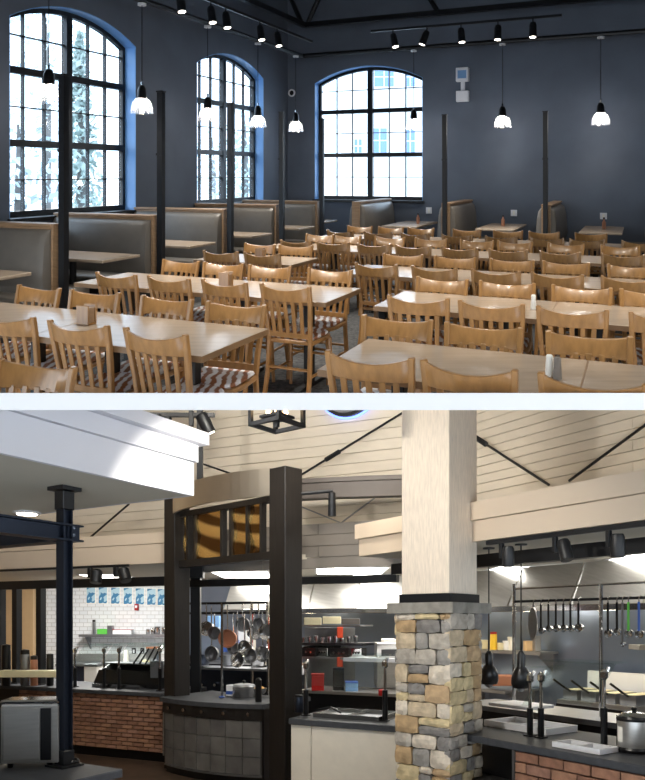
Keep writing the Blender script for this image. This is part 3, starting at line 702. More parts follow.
def ibeam(fn, s0, s1, ax, z0, z1, label, bolts=True):
    T_ = (lambda p: fn((p[0],p[1],p[2]))) if ax == 's' else (lambda p: fn((p[1],p[0],p[2])))
    r = thing('steel_beam', label, 'beam', T_(((s0+s1)/2,0,z0)), group='steel beams at the near post'); w = .055; t = .010
    bl('flange', MB().box(s0, s1, -w, w, z1-t, z1), 'dark_steel', T_, parent=r); bl('flange', MB().box(s0, s1, -w, w, z0, z0+t), 'dark_steel', T_, parent=r)
    bl('web', MB().box(s0, s1, -.006, .006, z0+t, z1-t), 'dark_steel', T_, parent=r)
    if bolts:
        e = s1 if abs(s1) < abs(s0) else s0; d = -1 if e == s1 else 1
        bl('end_plate', MB().box(min(e,e+d*.09), max(e,e+d*.09), -.016, -.006, z0+t, z1-t), 'dark_steel', T_, parent=r)
        for k in (0,1): bl('bolt', MB().tube([(e+d*.05,-.026,z0+.04+k*.045),(e+d*.05,-.014,z0+.04+k*.045)], .010, 8), 'chrome', T_, parent=r)
zb0, zb1 = LZ(541,PY), LZ(524.5,PY)
ibeam(fp, -2.2, .10, 's', zb0, zb1, 'dark steel beam running from the near post towards us')
ibeam(fp, .05, 2.6, 't', zb0-.005, zb1-.01, 'dark steel beam running from the near post back to the left', False)
# near counter
tip = (LX(123,4.286), 4.286); FN = L.frame(tip[0], tip[1], -.52, -.855)   # s towards us, t to the right of it
r = thing('near_counter', 'dark topped counter in the bottom left corner', 'counter', FN((1,-1,0)))
bl('worktop', MB().box(0, 2.6, -2.6, 0, CL-.05, CL), 'counter_slab', FN, parent=r, bevel=.006)
bl('body', MB().box(.06, 2.6, -2.6, -.06, .1, CL-.05), 'booth_dark', FN, parent=r)
bl('kick', MB().box(.12, 2.6, -2.6, -.12, 0, .1), 'black_plastic', FN, parent=r)
bl('notice', MB().box(.30, .62, -.06, -.052, .60, .80), 'paper_white', FN, parent=r)
# steel appliance
ap = (LX(27,4.3), 4.3); FA = L.frame(ap[0], ap[1], .99, .12)
r = thing('countertop_warmer', 'brushed steel box appliance on the near left counter', 'appliance', FA((0,0,CL)))
zt = LZ(700,4.3)
bl('body', MB().box(-.15, .18, 0, .21, CL+.03, zt-.03), 'brushed_steel', FA, parent=r, bevel=.006)
bl('lid', MB().box(-.155, .185, -.006, .215, zt-.03, zt), 'chrome', FA, parent=r, bevel=.01)
bl('door_panel', MB().box(-.135, .075, -.012, 0, CL+.05, zt-.05), 'brushed_steel', FA, parent=r, bevel=.004)
bl('dark_reflection', MB().box(.08, .14, -.012, 0, CL+.05, zt-.05), 'black_plastic', FA, parent=r)  # black strip stands in for a dark reflection on the steel
for q in (-.11,.12): bl('foot', MB().lathe([(.016,CL),(.018,CL+.03)], 10, (q,.05,0)), 'black_plastic', FA, parent=r)
r = thing('cup_dispenser', 'black and silver dispenser at the left edge, beside the steel box', 'dispenser', FA((-.22,.1,CL)))
bl('body', MB().box(-.29, -.19, .02, .18, CL, zt-.06), 'black_plastic', FA, parent=r, bevel=.01)
bl('face_plate', MB().box(-.23, -.192, .005, .02, CL+.1, zt-.1), 'chrome', FA, parent=r)
r = bl('coiled_cable', MB().tube([(.23+.05*math.cos(a), .08+.04*math.sin(a), CL+.012+.004*a/3) for a in [i*.5 for i in range(30)]], .007, 6), 'black_plastic', FA, label='black cable coiled beside the foot of the steel post', cat='cable')
# ---------------------------------------------------------------- brick faced counters
def bricks(fn, parent, s0, s1, z0, z1, ln, ht, t=0.):
    proto = {}; row = 0; z = z0
    while z+ht <= z1+.001:
        s = s0-(ln/2 if row % 2 else 0)
        while s < s1-.01:
            a, b = max(s, s0), min(s+ln, s1)
            if b-a > .02:
                m_ = random.choice(BRICK); key = (round(b-a,3), m_.name); w = fn(Vector((a,t,z)))
                if key not in proto:
                    mb = MB().box(0, b-a-.010, -.022, .03, 0, ht-.010); o0 = fn(Vector((0,0,0)))
                    me = mb.mesh('brick', fn, o0, .004); me.materials.append(m_); proto[key] = me
                o = bpy.data.objects.new('brick', proto[key]); COL.objects.link(o); o.parent = parent
                o.location = w-ORG[parent.name]+Vector((0,0,0)) - fn.nrm*random.uniform(-.004,.004)
            s += ln
        z += ht; row += 1
for f_ in (FL, FR): f_.nrm = Vector((-f_.d[1]*-1*-1, 0, 0))*0+Vector((f_.d[1], -f_.d[0], 0))
a, b = FL.px(20), FL.px(165)
r = thing('brick_counter', 'brick faced serving counter on the left with grey top', 'counter', FL(((a+b)/2,.3,0)))
bl('worktop', MB().box(-1.6, b+.02, -.08, .9, CL-.05, CL), 'counter_slab', FL, parent=r, bevel=.006)
bl('carcass', MB().box(a, b, .03, .85, .12, CL-.05), 'mortar', FL, parent=r)
bl('carcass', MB().box(-1.6, a, .15, .85, .12, CL-.05), 'black_plastic', FL, parent=r)
bl('kick', MB().box(-1.6, b, .06, .8, 0, .12), 'black_plastic', FL, parent=r)
bl('corner_trim', MB().box(b-.012, b+.012, -.03, .03, .1, CL-.05), 'brushed_steel', FL, parent=r)
bricks(FL, r, a, b-.015, .13, CL-.05, .17, .0535)
a, b = FR.px(517), 3.0
r = thing('brick_counter', 'brick faced serving counter at the lower right with dark grey top', 'counter', FR((1,.3,0)))
bl('worktop', MB().box(-.35, b, -.04, .85, CL-.055, CL), 'counter_slab', FR, parent=r, bevel=.006)
bl('carcass', MB().box(a, b, .03, .8, .1, CL-.055), 'mortar', FR, parent=r)
bl('end_recess', MB().box(-.3, a-.03, .25, .8, 0, CL-.055), 'black_plastic', FR, parent=r)
bl('recess_shelf', MB().box(-.3, a-.03, .03, .25, .50, .52), 'booth_dark', FR, parent=r)
bl('corner_trim', MB().box(a-.03, a-.005, -.02, .8, 0, CL-.055), 'dull_steel', FR, parent=r)
bricks(FR, r, a, b, CL-.055-9*.078, CL-.055, .215, .078)
# white panelled counter
a, b = FC.px(291), FC.px(405)
r = thing('panelled_counter', 'white panelled counter between the portal and the stone column', 'counter', FC(((a+b)/2,.3,0)))
bl('worktop', MB().box(a, b, -.05, .85, CL-.055, CL), 'counter_slab', FC, parent=r, bevel=.006)
s_ = FC.px(311)
bl('front_panel', MB().box(a, s_-.004, 0, .03, .1, CL-.055), 'white_panel', FC, parent=r, bevel=.003)
bl('front_panel', MB().box(s_+.004, b, 0, .03, .1, CL-.055), 'white_panel', FC, parent=r, bevel=.003)
bl('carcass', MB().box(a, b, .03, .8, .0, CL-.055), 'booth_dark', FC, parent=r)
# ---------------------------------------------------------------- tiled portal counter (curved front)
LN = 1.40
def bow(s, k=.13): return -k*(1-((s-LN/2)/(LN/2))**2)
r = thing('tiled_counter', 'curved counter faced in dark tiles inside the portal', 'counter', FQ((LN/2,.2,0)))
N = 7
def curved(mb, s0, s1, z0, z1, out=0., thick=.03, n=10):
    for i in range(n):
        x0 = s0+(s1-s0)*i/n; x1 = s0+(s1-s0)*(i+1)/n; y0, y1 = bow(x0)-out, bow(x1)-out
        mb.hexa([(x0,y0,z0),(x1,y1,z0),(x1,y1+thick,z0),(x0,y0+thick,z0),(x0,y0,z1),(x1,y1,z1),(x1,y1+thick,z1),(x0,y0+thick,z1)])
    return mb
bl('worktop', curved(MB(), -.06, LN+.03, CL-.05, CL, .06, .95), 'counter_slab', FQ, parent=r)
apron = bl('wood_apron', curved(MB(), -.03, LN, .70, CL-.05, .03, .05), 'portal_wood', FQ, parent=r)
for k in range(5):
    s = .13+.285*k; y = bow(s)-.03
    bl('knob', MB().tube([(s,y,.765),(s,y-.03,.765)], [.016,.02], 10), 'chrome', FQ, parent=apron)
bl('backing', curved(MB(), -.02, LN-.01, .10, .70, -.02, .06), 'tile_grout', FQ, parent=r)
bl('side_panel', MB().box(LN, LN+.03, -.03, .85, 0, CL-.05), 'black_plastic', FQ, parent=r)
bl('carcass', MB().box(0, LN, .12, .8, 0, CL-.06), 'booth_dark', FQ, parent=r)
bl('base_strip', curved(MB(), -.02, LN, .085, .105, .01, .04), 'dull_steel', FQ, parent=r)
bl('kick', curved(MB(), -.02, LN, 0, .085, -.03, .05), 'black_plastic', FQ, parent=r)
for j in range(3):
    for i in range(N):
        x0 = (LN-.01)*i/N-.015; x1 = (LN-.01)*(i+1)/N-.015-.008; z0 = .108+.197*j; z1 = z0+.19
        y0, y1 = bow(x0)-.004*random.random(), bow(x1)-.004*random.random()
        mb = MB().hexa([(x0,y0,z0),(x1,y1,z0),(x1,y1+.03,z0),(x0,y0+.03,z0),(x0,y0,z1),(x1,y1,z1),(x1,y1+.03,z1),(x0,y0+.03,z1)])
        bl('tile', mb, random.choice(('dark_tile','dark_tile_b')), FQ, parent=r, bevel=.003)
# ---------------------------------------------------------------- the portal
r = thing('entry_portal', 'dark timber portal with a curved steel lintel and amber glass panels', 'portal', FP((PLN/2,0,0)))
bl('post', MB().box(-.11, .11, -.11, .11, 0, 3.22), 'portal_wood', FP, parent=r, bevel=.006)
bl('post', MB().box(PLN-.11, PLN+.13, -.12, .12, 0, 3.30), 'portal_wood', FP, parent=r, bevel=.006)
def pbow(s): return -.20*(1-((s-PLN/2)/(PLN/2))**2)-.08
lb_ = MB(); n = 16
for i in range(n):
    x0 = -.02+(PLN-.08)*i/n; x1 = -.02+(PLN-.08)*(i+1)/n; y0,y1 = pbow(x0),pbow(x1); za,zb = 3.03,3.31
    lb_.hexa([(x0,y0,za),(x1,y1,za),(x1,y1+.03,za),(x0,y0+.03,za),(x0,y0,zb),(x1,y1,zb),(x1,y1+.03,zb),(x0,y0+.03,zb)])
bl('steel_lintel', lb_, 'lintel_steel', FP, parent=r, smooth=True)
bl('upper_rail', MB().box(.11, PLN-.11, -.04, .06, 2.99, 3.05), 'portal_wood', FP, parent=r)
bl('lower_rail', MB().box(.11, PLN-.11, -.05, .05, 2.395, 2.475), 'portal_wood', FP, parent=r)
def pan(p0, p1, kind):
    a, b = FP.px(p0), FP.px(p1)
    if kind == 'bar': bl('divider', MB().box(a, b, -.035, .035, 2.475, 2.99), 'portal_wood', FP, parent=r)
    else:
        g = MB(); n = 6; mm = 8
        for j in range(mm):
            for i in range(n):
                pass
        vs = [(a+(b-a)*i/n, .010*math.sin(j*1.1+i*.7+a*9), 2.475+.515*j/mm) for j in range(mm+1) for i in range(n+1)]
        fs = [(j*(n+1)+i, j*(n+1)+i+1, (j+1)*(n+1)+i+1, (j+1)*(n+1)+i) for j in range(mm) for i in range(n)]
        vs2 = [(x,y+.008,z) for x,y,z in vs]; k = len(vs)
        g.add(vs+vs2, fs+[tuple(q+k for q in f) for f in fs])
        bl('amber_panel', g, 'amber', FP, parent=r, smooth=True)
for p0,p1,k in ((184,189,'g'),(188.5,190.5,'bar'),(195,197,'bar'),(197,222.5,'g'),(222.5,224.5,'bar'),(231.5,233.5,'bar'),(233.5,248,'g'),(248,250,'bar'),(250,262,'g'),(262,264,'bar')): pan(p0,p1,k)
# black steel frame behind the portal: rail and short post
r = thing('steel_stanchion', 'short black steel stanchion behind the left portal post', 'post', GL((LX(196,9.2),9.2,0)))
X,Y = LX(196,9.2), 9.2
bl('shaft', MB().box(X-.06, X+.06, Y-.06, Y+.06, 0, LZ(572,Y)), 'black_metal', GL, parent=r)
bl('bracket', MB().box(X-.1, X+.1, Y-.08, Y+.08, LZ(578,Y), LZ(566,Y)), 'black_metal', GL, parent=r)
bl('canopy_rail', MB().box(FG.px(186), FG.px(402), -.2, -.1, LZ(585,8.6), LZ(578,8.6)), 'black_metal', FG, label='black steel rail under the grey fascia behind the portal', cat='rail')
X,Y = LX(200,8.9), 8.9
bl('hanger_post', MB().box(X-.035, X+.035, Y-.035, Y+.035, 3.3, 4.6), 'black_metal', GL, cut=True, label='black hanger post above the portal, beside the white bulkhead', cat='post')
# ---------------------------------------------------------------- left fascia, rail and posts
a, b = -1.6, FL.px(168)
r = thing('trim_3', 'cream fascia over the left brick counter', None, FL((0,0,2.48)), kind='structure')
bl('fascia_board', MB().box(a, b, -.02, .02, 2.48, 2.72), 'cream_paint', FL, parent=r)
bl('fascia_board', MB().box(a, b, -.04, .02, 2.725, 2.84), 'cream_paint', FL, parent=r)
bl('soffit_panel', MB().box(a, b, .02, .5, 2.48, 2.50), 'soffit_under', FL, parent=r)
bl('top_board', MB().box(a, b, -.04, 1.3, 2.84, 2.86), 'cream_paint', FL, parent=r)
bl('lighting_track', MB().box(a, FL.px(131), -.06, -.03, 2.45, 2.48), 'black_metal', FL, label='thin black light track under the left cream fascia', cat='light track')
bl('canopy_rail', MB().box(a, b, .2, .3, LZ(586,9.3), LZ(577,9.3)), 'black_metal', FL, label='black steel rail over the left counter', cat='rail')
for px,lb in ((1,'at the left edge'),(17,'second from the left edge'),(41,'beside the white tiled wall')):
    s = FL.px(px, .25); bl('canopy_post', MB().box(s-.045, s+.045, .2, .3, CL, LZ(586,9.3)).box(s-.07, s+.07, .18, .32, CL, CL+.015), 'black_metal', FL, label='slim black post on the left counter, '+lb, cat='post', group='posts on the left counter')
def spot_head(fn, s, t, z, ln, rad, label, tilt=(0,0), lit=0, grp='servery track spotlights', target=None):
    r = thing('track_spotlight', label, 'spotlight', fn((s,t,z)), group=grp)
    bl('stem', MB().box(s-rad*.9, s-rad*.2, t-rad*.4, t+rad*.4, z-ln*.75, z), 'black_metal', fn, parent=r, bevel=.005)
    a_ = Vector((s+rad*.9,t,z-.03)); d = Vector((tilt[0],tilt[1],-1)).normalized()
    bl('housing', MB().tube([a_,a_+d*.02,a_+d*ln], [rad*.8,rad,rad], 14), 'black_metal', fn, parent=r, smooth=True)
    bl('lens', MB().tube([a_+d*ln,a_+d*(ln+.004)], rad*.8, 14), 'lens' if lit else 'black_plastic', fn, parent=r)
    if lit: lamp('spot', 'SPOT', fn(a_+d*(ln+.03)), lit, (1,.9,.74), .04, fn(a_+d*2) if target is None else target, 1.5, .7)
spot_head(FL, FL.px(95), -.045, 2.45, .17, .075, 'black spotlight on the left track, nearer the steel post', (.1,-.2))
spot_head(FL, FL.px(121), -.045, 2.45, .17, .075, 'black spotlight on the left track, nearer the portal', (.5,-.2))
# ---------------------------------------------------------------- right bulkhead
zb = LZ(541,5.53+.0)
FX = L.frame(*FR.plan(0,.05), .55, -.835); d0 = FX.plan(FX.px(478),0)[1]; zs = LZ(541,d0)
a, b = FX.px(359), 3.0
r = thing('trim_4', 'cream bulkhead over the right hand counter', None, FX((0,0,zs)), kind='structure')
z2, z3 = LZ(520.5,d0), LZ(502,d0)
bl('fascia_board', MB().box(a, b, 0, .03, zs, z2), 'cream_paint', FX, parent=r, cut=True)
bl('frieze_board', MB().box(a-.03, b, -.03, .03, z2+.004, z3), 'cream_paint', FX, parent=r, cut=True)
bl('return_board', MB().box(a, a+.03, .03, 1.2, zs, z2), 'cream_paint', FX, parent=r, cut=True)
bl('return_board', MB().box(a-.03, a+.03, .03, 1.2, z2+.004, z3), 'cream_paint', FX, parent=r, cut=True)
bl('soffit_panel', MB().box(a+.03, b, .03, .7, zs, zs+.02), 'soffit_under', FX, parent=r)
bl('top_board', MB().box(a, b, .03, 2.2, z3-.02, z3), 'cream_paint', FX, parent=r)
bl('lighting_track', MB().box(FX.px(484), b, .02, .06, zs-.035, zs-.005), 'black_metal', FX, label='black light track along the bottom of the right bulkhead', cat='light track')
dR = FX.plan(FX.px(520,.45),.45)[1]
bl('canopy_rail', MB().box(FX.px(395,.45), b, .40, .50, LZ(564,dR), LZ(551,dR)), 'black_metal', FX, label='black steel rail behind the right hand spotlights', cat='rail')
for px,tl,lb in ((504,(0,0),'left'),(558,(.35,-.1),'middle'),(612,(0,0),'right')): spot_head(FX, FX.px(px,.04), .04, zs-.035, .15, .045, lb+' black spotlight under the right bulkhead', tl)
# ---------------------------------------------------------------- heat lamps
for px,bot,lb in ((488.8,684,'nearer the stone column'),(521,688,'nearer the steel pole')):
    s = FR.px(px, .5); X,Y = FR.plan(s, .5); z0 = LZ(bot,Y); z1 = LZ(651,Y); rr = 9.5*Y/F; h = z1-z0
    r = thing('heat_lamp', 'black hanging heat lamp on a cord, '+lb, 'lamp', GL((X,Y,z0)), group='hanging heat lamps')
    bl('canopy', MB().lathe([(.05,zs-.012),(.05,zs)], 14, (X,Y,0)), 'black_metal', GL, parent=r)
    bl('cord', MB().tube([(X,Y,z1),(X,Y,zs-.01)], .006, 6), 'black_plastic', GL, parent=r)
    bl('shade', MB().lathe([(rr*.85,z0),(rr,z0+h*.1),(rr,z0+h*.27),(rr*.78,z0+h*.46),(rr*.46,z0+h*.58),(rr*.42,z0+h*.9),(rr*.2,z1)], 20, (X,Y,0)), 'black_plastic', GL, parent=r, smooth=True)
    bl('bulb', MB().lathe([(.01,z0-.03),(.03,z0-.02),(.04,z0+.003)], 12, (X,Y,0)), 'dull_steel', GL, parent=r)
# ---------------------------------------------------------------- stone column
CD = 5.4; cx0 = LX(450,CD); th = math.radians(40.6)
FT = L.frame(cx0, CD, math.cos(th), -math.sin(th))     # s = 0 is the front right corner, front face runs to negative s
CW = .50; CZ = LZ(613,CD)
r = thing('stone_column', 'square column with stacked stone base and whitewashed timber shaft', 'column', FT((-CW/2,CW/2,0)))
core = bl('mortar_core', MB().box(-CW+.035, -.035, .035, CW-.035, 0, CZ), 'mortar', FT, parent=r)
def stones(face):
    z = .02
    while z < CZ-.03:
        h = random.uniform(.09,.155); h = min(h, CZ-z)
        if CZ-z-h < .04: h = CZ-z
        s = 0
        while s < CW-.001:
            w = random.choice((.12,.16,.19,.22,.26)); w = min(w, CW-s)
            if CW-s-w < .07: w = CW-s
            parts = [(z, z+h)]
            if h > .13 and random.random() < .35: q = z+h*random.uniform(.4,.6); parts = [(z,q),(q,z+h)]
            for za,zz in parts:
                g = .0035; pr = random.uniform(-.004,.016); mb = MB(); nx, nz = 4, 3; vs = []; fs = []
                for j in range(nz+1):
                    for i in range(nx+1):
                        x = s+g+(w-2*g)*i/nx; y = za+g*.7+(zz-za-1.4*g)*j/nz; ed = (i in (0,nx))+(j in (0,nz))
                        x += random.uniform(-.004,.004); y += random.uniform(-.004,.004)
                        if ed == 2: x += .006*(1 if i == 0 else -1); y += .005*(1 if j == 0 else -1)
                        vs.append((x, -pr-(0 if ed else .006)+(.006 if ed else 0)+random.uniform(-.004,.004), y))
                n0 = len(vs)
                for j in range(nz):
                    for i in range(nx): fs.append((j*(nx+1)+i, j*(nx+1)+i+1, (j+1)*(nx+1)+i+1, (j+1)*(nx+1)+i))
                rim = [i for i in range(nx+1)]+[j*(nx+1)+nx for j in range(1,nz+1)]+[nz*(nx+1)+i for i in range(nx-1,-1,-1)]+[j*(nx+1) for j in range(nz-1,0,-1)]
                bk_ = [(vs[i][0], .05, vs[i][2]) for i in rim]; m_ = len(rim)
                fs += [(rim[k], rim[(k+1)%m_], n0+(k+1)%m_, n0+k) for k in range(m_)]
                vs += bk_
                def mp(p):
                    q, t, zq = p
                    return {0:(-CW+q,t,zq), 1:(-t,q,zq), 2:(-q,CW-t,zq), 3:(-CW+t,CW-q,zq)}[face]
                mb.add([mp(p) for p in vs], fs)
                bl('stone', mb, random.choice(STONE), FT, parent=r, smooth=False)
            s += w
        z += h
for fc in (0,1,2,3): stones(fc)
zc1 = LZ(602,CD)
cap = MB(); ov = .05; vs = []; N = 8; edge = []
for (ax,ay),(bx_,by_) in (((-CW-ov,-ov),(ov,-ov)),((ov,-ov),(ov,CW+ov)),((ov,CW+ov),(-CW-ov,CW+ov)),((-CW-ov,CW+ov),(-CW-ov,-ov))):
    for i in range(N): edge.append((ax+(bx_-ax)*i/N+random.uniform(-.008,.008), ay+(by_-ay)*i/N+random.uniform(-.008,.008)))
bl('cap_slab', cap.prism(edge, CZ, zc1), 'cap_stone', FT, parent=r)
bl('steel_collar', MB().box(-CW+.035, -.005, .005, CW-.035, zc1, LZ(593,CD)), 'black_metal', FT, parent=r)
bl('timber_shaft', MB().box(-CW+.05, -.02, .02, CW-.05, LZ(593,CD), 4.2), 'whitewash', FT, parent=r, cut=True, bevel=.004)
# ---------------------------------------------------------------- ring beam, rods, arm light, lantern, halo sign
def arcbeam():
    r = thing('ring_beam', 'curved grey steel beam between the portal and the stone column', 'beam', GL((LX(350,8.2),8.2,3.15)))
    a, b = LX(280,8.3), LX(440,7.9); n = 14
    for nm,z0,z1,w,mt in (('flange',3.33,3.38,.14,'beam_grey'),('web',3.19,3.33,.05,'beam_grey'),('flange',3.15,3.19,.14,'beam_grey')):
        mb = MB()
        for i in range(n):
            x0 = a+(b-a)*i/n; x1 = a+(b-a)*(i+1)/n; y0 = 8.3-.4*i/n+.25*((i/n-.4)**2); y1 = 8.3-.4*(i+1)/n+.25*(((i+1)/n-.4)**2)
            mb.hexa([(x0,y0-w/2,z0),(x1,y1-w/2,z0),(x1,y1+w/2,z0),(x0,y0+w/2,z0),(x0,y0-w/2,z1),(x1,y1-w/2,z1),(x1,y1+w/2,z1),(x0,y0+w/2,z1)])
        bl(nm, mb, mt, GL, parent=r)
arcbeam()
def rod(fn, t, p0, p1, label, tb=None, rad=.014):
    def P(px,py):
        s = fn.px(px,t); X,Y = fn.plan(s,t); return (s,t,LZ(py,Y))
    A, B = Vector(P(*p0)), Vector(P(*p1)); r = thing('tie_rod', label, 'tie rod', fn((A+B)/2), group='roof tie rods')
    cut_top(build('rod', MB().tube([A,B], rad, 6), 'dull_steel' if rad < .012 else 'black_metal', fn=fn, parent=r))
    if tb is not None:
        c = A.lerp(B, tb); d = (B-A).normalized(); cut_top(build('turnbuckle', MB().tube([c-d*.12,c-d*.1,c+d*.1,c+d*.12], [rad,rad*2.2,rad*2.2,rad], 8), 'black_metal', fn=fn, parent=r))
rod(FW, -.4, (296,478), (412,407), 'black tie rod rising right from the portal to the column', .33)
rod(FW, -.3, (292,503), (341,523), 'thin grey tie rod sloping down under the curved beam', None, .010)
rod(FW, -.3, (341,523), (376,497), 'thin grey tie rod sloping up under the curved beam', None, .010)
rod(FV, -.25, (470,434), (549,485), 'black tie rod sloping down from the stone column over the right bulkhead', .15)
rod(FV, -.25, (569,481), (652,420), 'black tie rod rising to the right edge over the right bulkhead')
rod(FW, -.8, (86,541), (129,504), 'black tie rod below the white bulkhead near the steel post')
rod(FW, -.6, (200,463), (232,474), 'thin rod running into the top of the portal')
# arm light beside the portal
Y = 7.3; s0 = LX(298,Y)
r = thing('arm_spotlight', 'black spotlight on an arm beside the right portal post', 'spotlight', GL((LX(332,Y),Y,LZ(515,Y))))
bl('arm', MB().tube([(s0,Y,LZ(494,Y)),(LX(333,Y),Y,LZ(491,Y))], .018, 8), 'black_metal', GL, parent=r)
bl('housing', MB().tube([(LX(332,Y),Y,LZ(493,Y)),(LX(332,Y),Y,LZ(516,Y))], [.036,.042], 12), 'black_metal', GL, parent=r, smooth=True)
bl('lens', MB().tube([(LX(332,Y),Y,LZ(516,Y)),(LX(332,Y),Y,LZ(516.4,Y))], .034, 12), 'black_plastic', GL, parent=r)
# lantern
Y = 4.6; X = LX(277,Y); q = math.radians(38); FZ = L.frame(X, Y, math.cos(q), -math.sin(q)); hw = .118; zl = LZ(427,Y)
r = thing('box_lantern', 'black square frame lantern hanging at the top centre', 'lamp', GL((X,Y,zl)))
mb = MB(); e = .012
for x,y in ((-hw,-hw),(hw,-hw),(hw,hw),(-hw,hw)): cut_top(build('upright', MB().box(x-e, x+e, y-e, y+e, zl, zl+.4), 'black_metal', fn=FZ, parent=r))
for x0,x1,y0,y1 in ((-hw,hw,-hw,-hw),(-hw,hw,hw,hw),(-hw,-hw,-hw,hw),(hw,hw,-hw,hw)): bl('bottom_bar', MB().box(x0-e, x1+e, y0-e, y1+e, zl, zl+.024), 'black_metal', FZ, parent=r)
for k in range(4):
    a_ = math.pi/4+k*math.pi/2; x,y = .055*math.cos(a_), .055*math.sin(a_)
    cut_top(build('candle_bulb', MB().lathe([(.010,zl+.07),(.016,zl+.09),(.012,zl+.12),(.003,zl+.14)], 10, (x,y,0)), 'bulb_warm', fn=FZ, parent=r))
bl('lamp_tray', MB().box(-.08, .08, -.08, .08, zl+.055, zl+.07), 'black_metal', FZ, parent=r)
bl('tray_stem', MB().box(-.012, .012, -.012, .012, zl, zl+.055), 'black_metal', FZ, parent=r)
# halo sign on the planked wall
t = -.12; s = FW.px(347,t); X,Y = FW.plan(s,t); zc = LZ(383,Y); R_ = 33*Y/F
r = thing('halo_sign', 'round dark wall sign with a blue glowing rim at the top centre', 'sign', FW((s,t,zc-R_)))
def disc(rad, t0, t1, n=40): return MB().add([(s+rad*math.cos(6.2832*i/n), t0, zc+rad*math.sin(6.2832*i/n)) for i in range(n)]+[(s+rad*math.cos(6.2832*i/n), t1, zc+rad*math.sin(6.2832*i/n)) for i in range(n)], [tuple(range(n)), tuple(range(n,2*n))]+[(i,(i+1)%n,n+(i+1)%n,n+i) for i in range(n)])
cut_top(build('glow_rim', disc(R_*1.05, t+.05, t+.09), 'halo_blue', fn=FW, parent=r))
cut_top(build('backing_disc', disc(R_, t, t+.05), 'black_metal', fn=FW, parent=r))
cut_top(build('inner_disc', disc(R_*.9, t-.02, t), 'dull_steel', fn=FW, parent=r))
cut_top(build('centre_disc', disc(R_*.82, t-.03, t-.02), 'black_metal', fn=FW, parent=r))
# lights at the top left
Y = 7.7
bl('lighting_track', MB().box(LX(140,Y), LX(215,Y), Y-.02, Y+.02, LZ(417,Y), LZ(413,Y)), 'black_metal', GL, label='black light track at the top left above the white bulkhead', cat='light track')
spot_head(L.frame(0,Y,1,0), LX(163,Y), 0, LZ(414,Y), .14, .05, 'small black spotlight at the top left, above the bulkhead', (0,.1))
spot_head(L.frame(0,Y,1,0), LX(195,Y), 0, LZ(411,Y), .22, .07, 'black spotlight with a lit lens right of the white bulkhead', (.45,.2), 60)

# unseen fill spotlights added under the slab to brighten planks, column and counters
for i,(x,y,tx,ty,tz,e) in enumerate([(-2.6,6.2,-3.2,10.6,3.6,150),(-1.0,6.0,-.9,10.0,3.7,190),(.5,5.8,.5,9.3,3.6,190),(2.4,4.6,2.6,7.8,3.3,55),(4.0,4.2,4.0,6.0,3.0,50),(-.9,3.6,.5,5.7,1.3,230),(-1.2,4.4,-2.6,9.2,.6,110),(-.2,4.8,-1.0,8.1,3.0,90)]):
    zz_ = ZC-.078-.0083*(y-2.8)
    r = thing('fill_spotlight', 'added fill spotlight in the underside of the slab, %s from the left' % ORD[i], 'spotlight', (x,y,zz_-.02), group='added fill spotlights')
    build('trim_ring', MB().lathe([(.05,zz_-.012),(.065,zz_-.008),(.065,zz_)], 20, (x,y,0)), 'white_plastic', fn=lambda p: Vector(p), parent=r)
    build('lens', MB().lathe([(.045,zz_-.014),(.045,zz_-.01)], 20, (x,y,0)), 'lens', fn=lambda p: Vector(p), parent=r)
    lamp('fill_spot', 'SPOT', (x,y,zz_-.03), e, (1,.94,.84), .05, GL((tx,ty,tz)), 1.3 if i in (3,4) else 1.9, .7)
# ---------------------------------------------------------------- kitchen: ceiling panels and hood
def troffer(p0, p1, y0, y1, label):
    d0 = F*(CE-1.75)/(622-y0); d1 = F*(CE-1.75)/(622-y1); xm0, xm1 = LX(p0,(d0+d1)/2), LX(p1,(d0+d1)/2)
    r = thing('ceiling_panel_light', label, 'ceiling light', GL(((xm0+xm1)/2,(d0+d1)/2,CE)), group='kitchen ceiling panels')
    bl('frame', MB().box(xm0-.03, xm1+.03, d0-.03, d1+.03, CE-.012, CE-.002), 'white_plastic', GL, parent=r)
    bl('diffuser', MB().box(xm0, xm1, d0, d1, CE-.016, CE-.012), 'troffer', GL, parent=r)
troffer(218,270,571,577,'bright ceiling panel seen through the portal'); troffer(317,384,567,573,'bright ceiling panel over the middle kitchen'); troffer(352,400,574,579,'second bright ceiling panel, next to the stone column')
troffer(482,550,566,576,'bright ceiling panel behind the heat lamps'); troffer(622,660,553,559,'bright ceiling panel at the right edge'); troffer(90,130,574,578,'ceiling panel over the white tiled wall')
def hood(fn, s0, s1, n, label):
    r = thing('extractor_hood', label, 'hood', fn(((s0+s1)/2,-.5,1.9)), group='extractor hoods')
    for i in range(n):
        a = s0+(s1-s0)*i/n+.004; b = s0+(s1-s0)*(i+1)/n-.004
        p = bl('hood_panel', MB().sprism([(-1.0,1.96),(-.72,CE-.02),(-.70,CE-.02),(-.97,1.96)], a, b), 'brushed_steel', fn, parent=r)
        bl('seam_strip', MB().sprism([(-1.004,1.965),(-.724,CE-.025),(-.73,CE-.025),(-1.014,1.965)], b-.012, b+.012), 'chrome', fn, parent=p)
        bl('hood_lamp', MB().box((a+b)/2-.14, (a+b)/2+.14, -.8, -.55, 1.955, 1.965), 'hoodlamp', fn, parent=r)
    bl('lip', MB().box(s0, s1, -1.02, -.95, 1.885, 1.96), 'chrome', fn, parent=r, bevel=.006)
    bl('underside', MB().box(s0, s1, -.95, 0, 1.965, 1.98), 'dull_steel', fn, parent=r)
hood(KC, -4.2, -.3, 5, 'long steel extractor hood behind the portal and middle counter')
hood(KR, -3.6, 3.2, 7, 'long steel extractor hood behind the right counter')
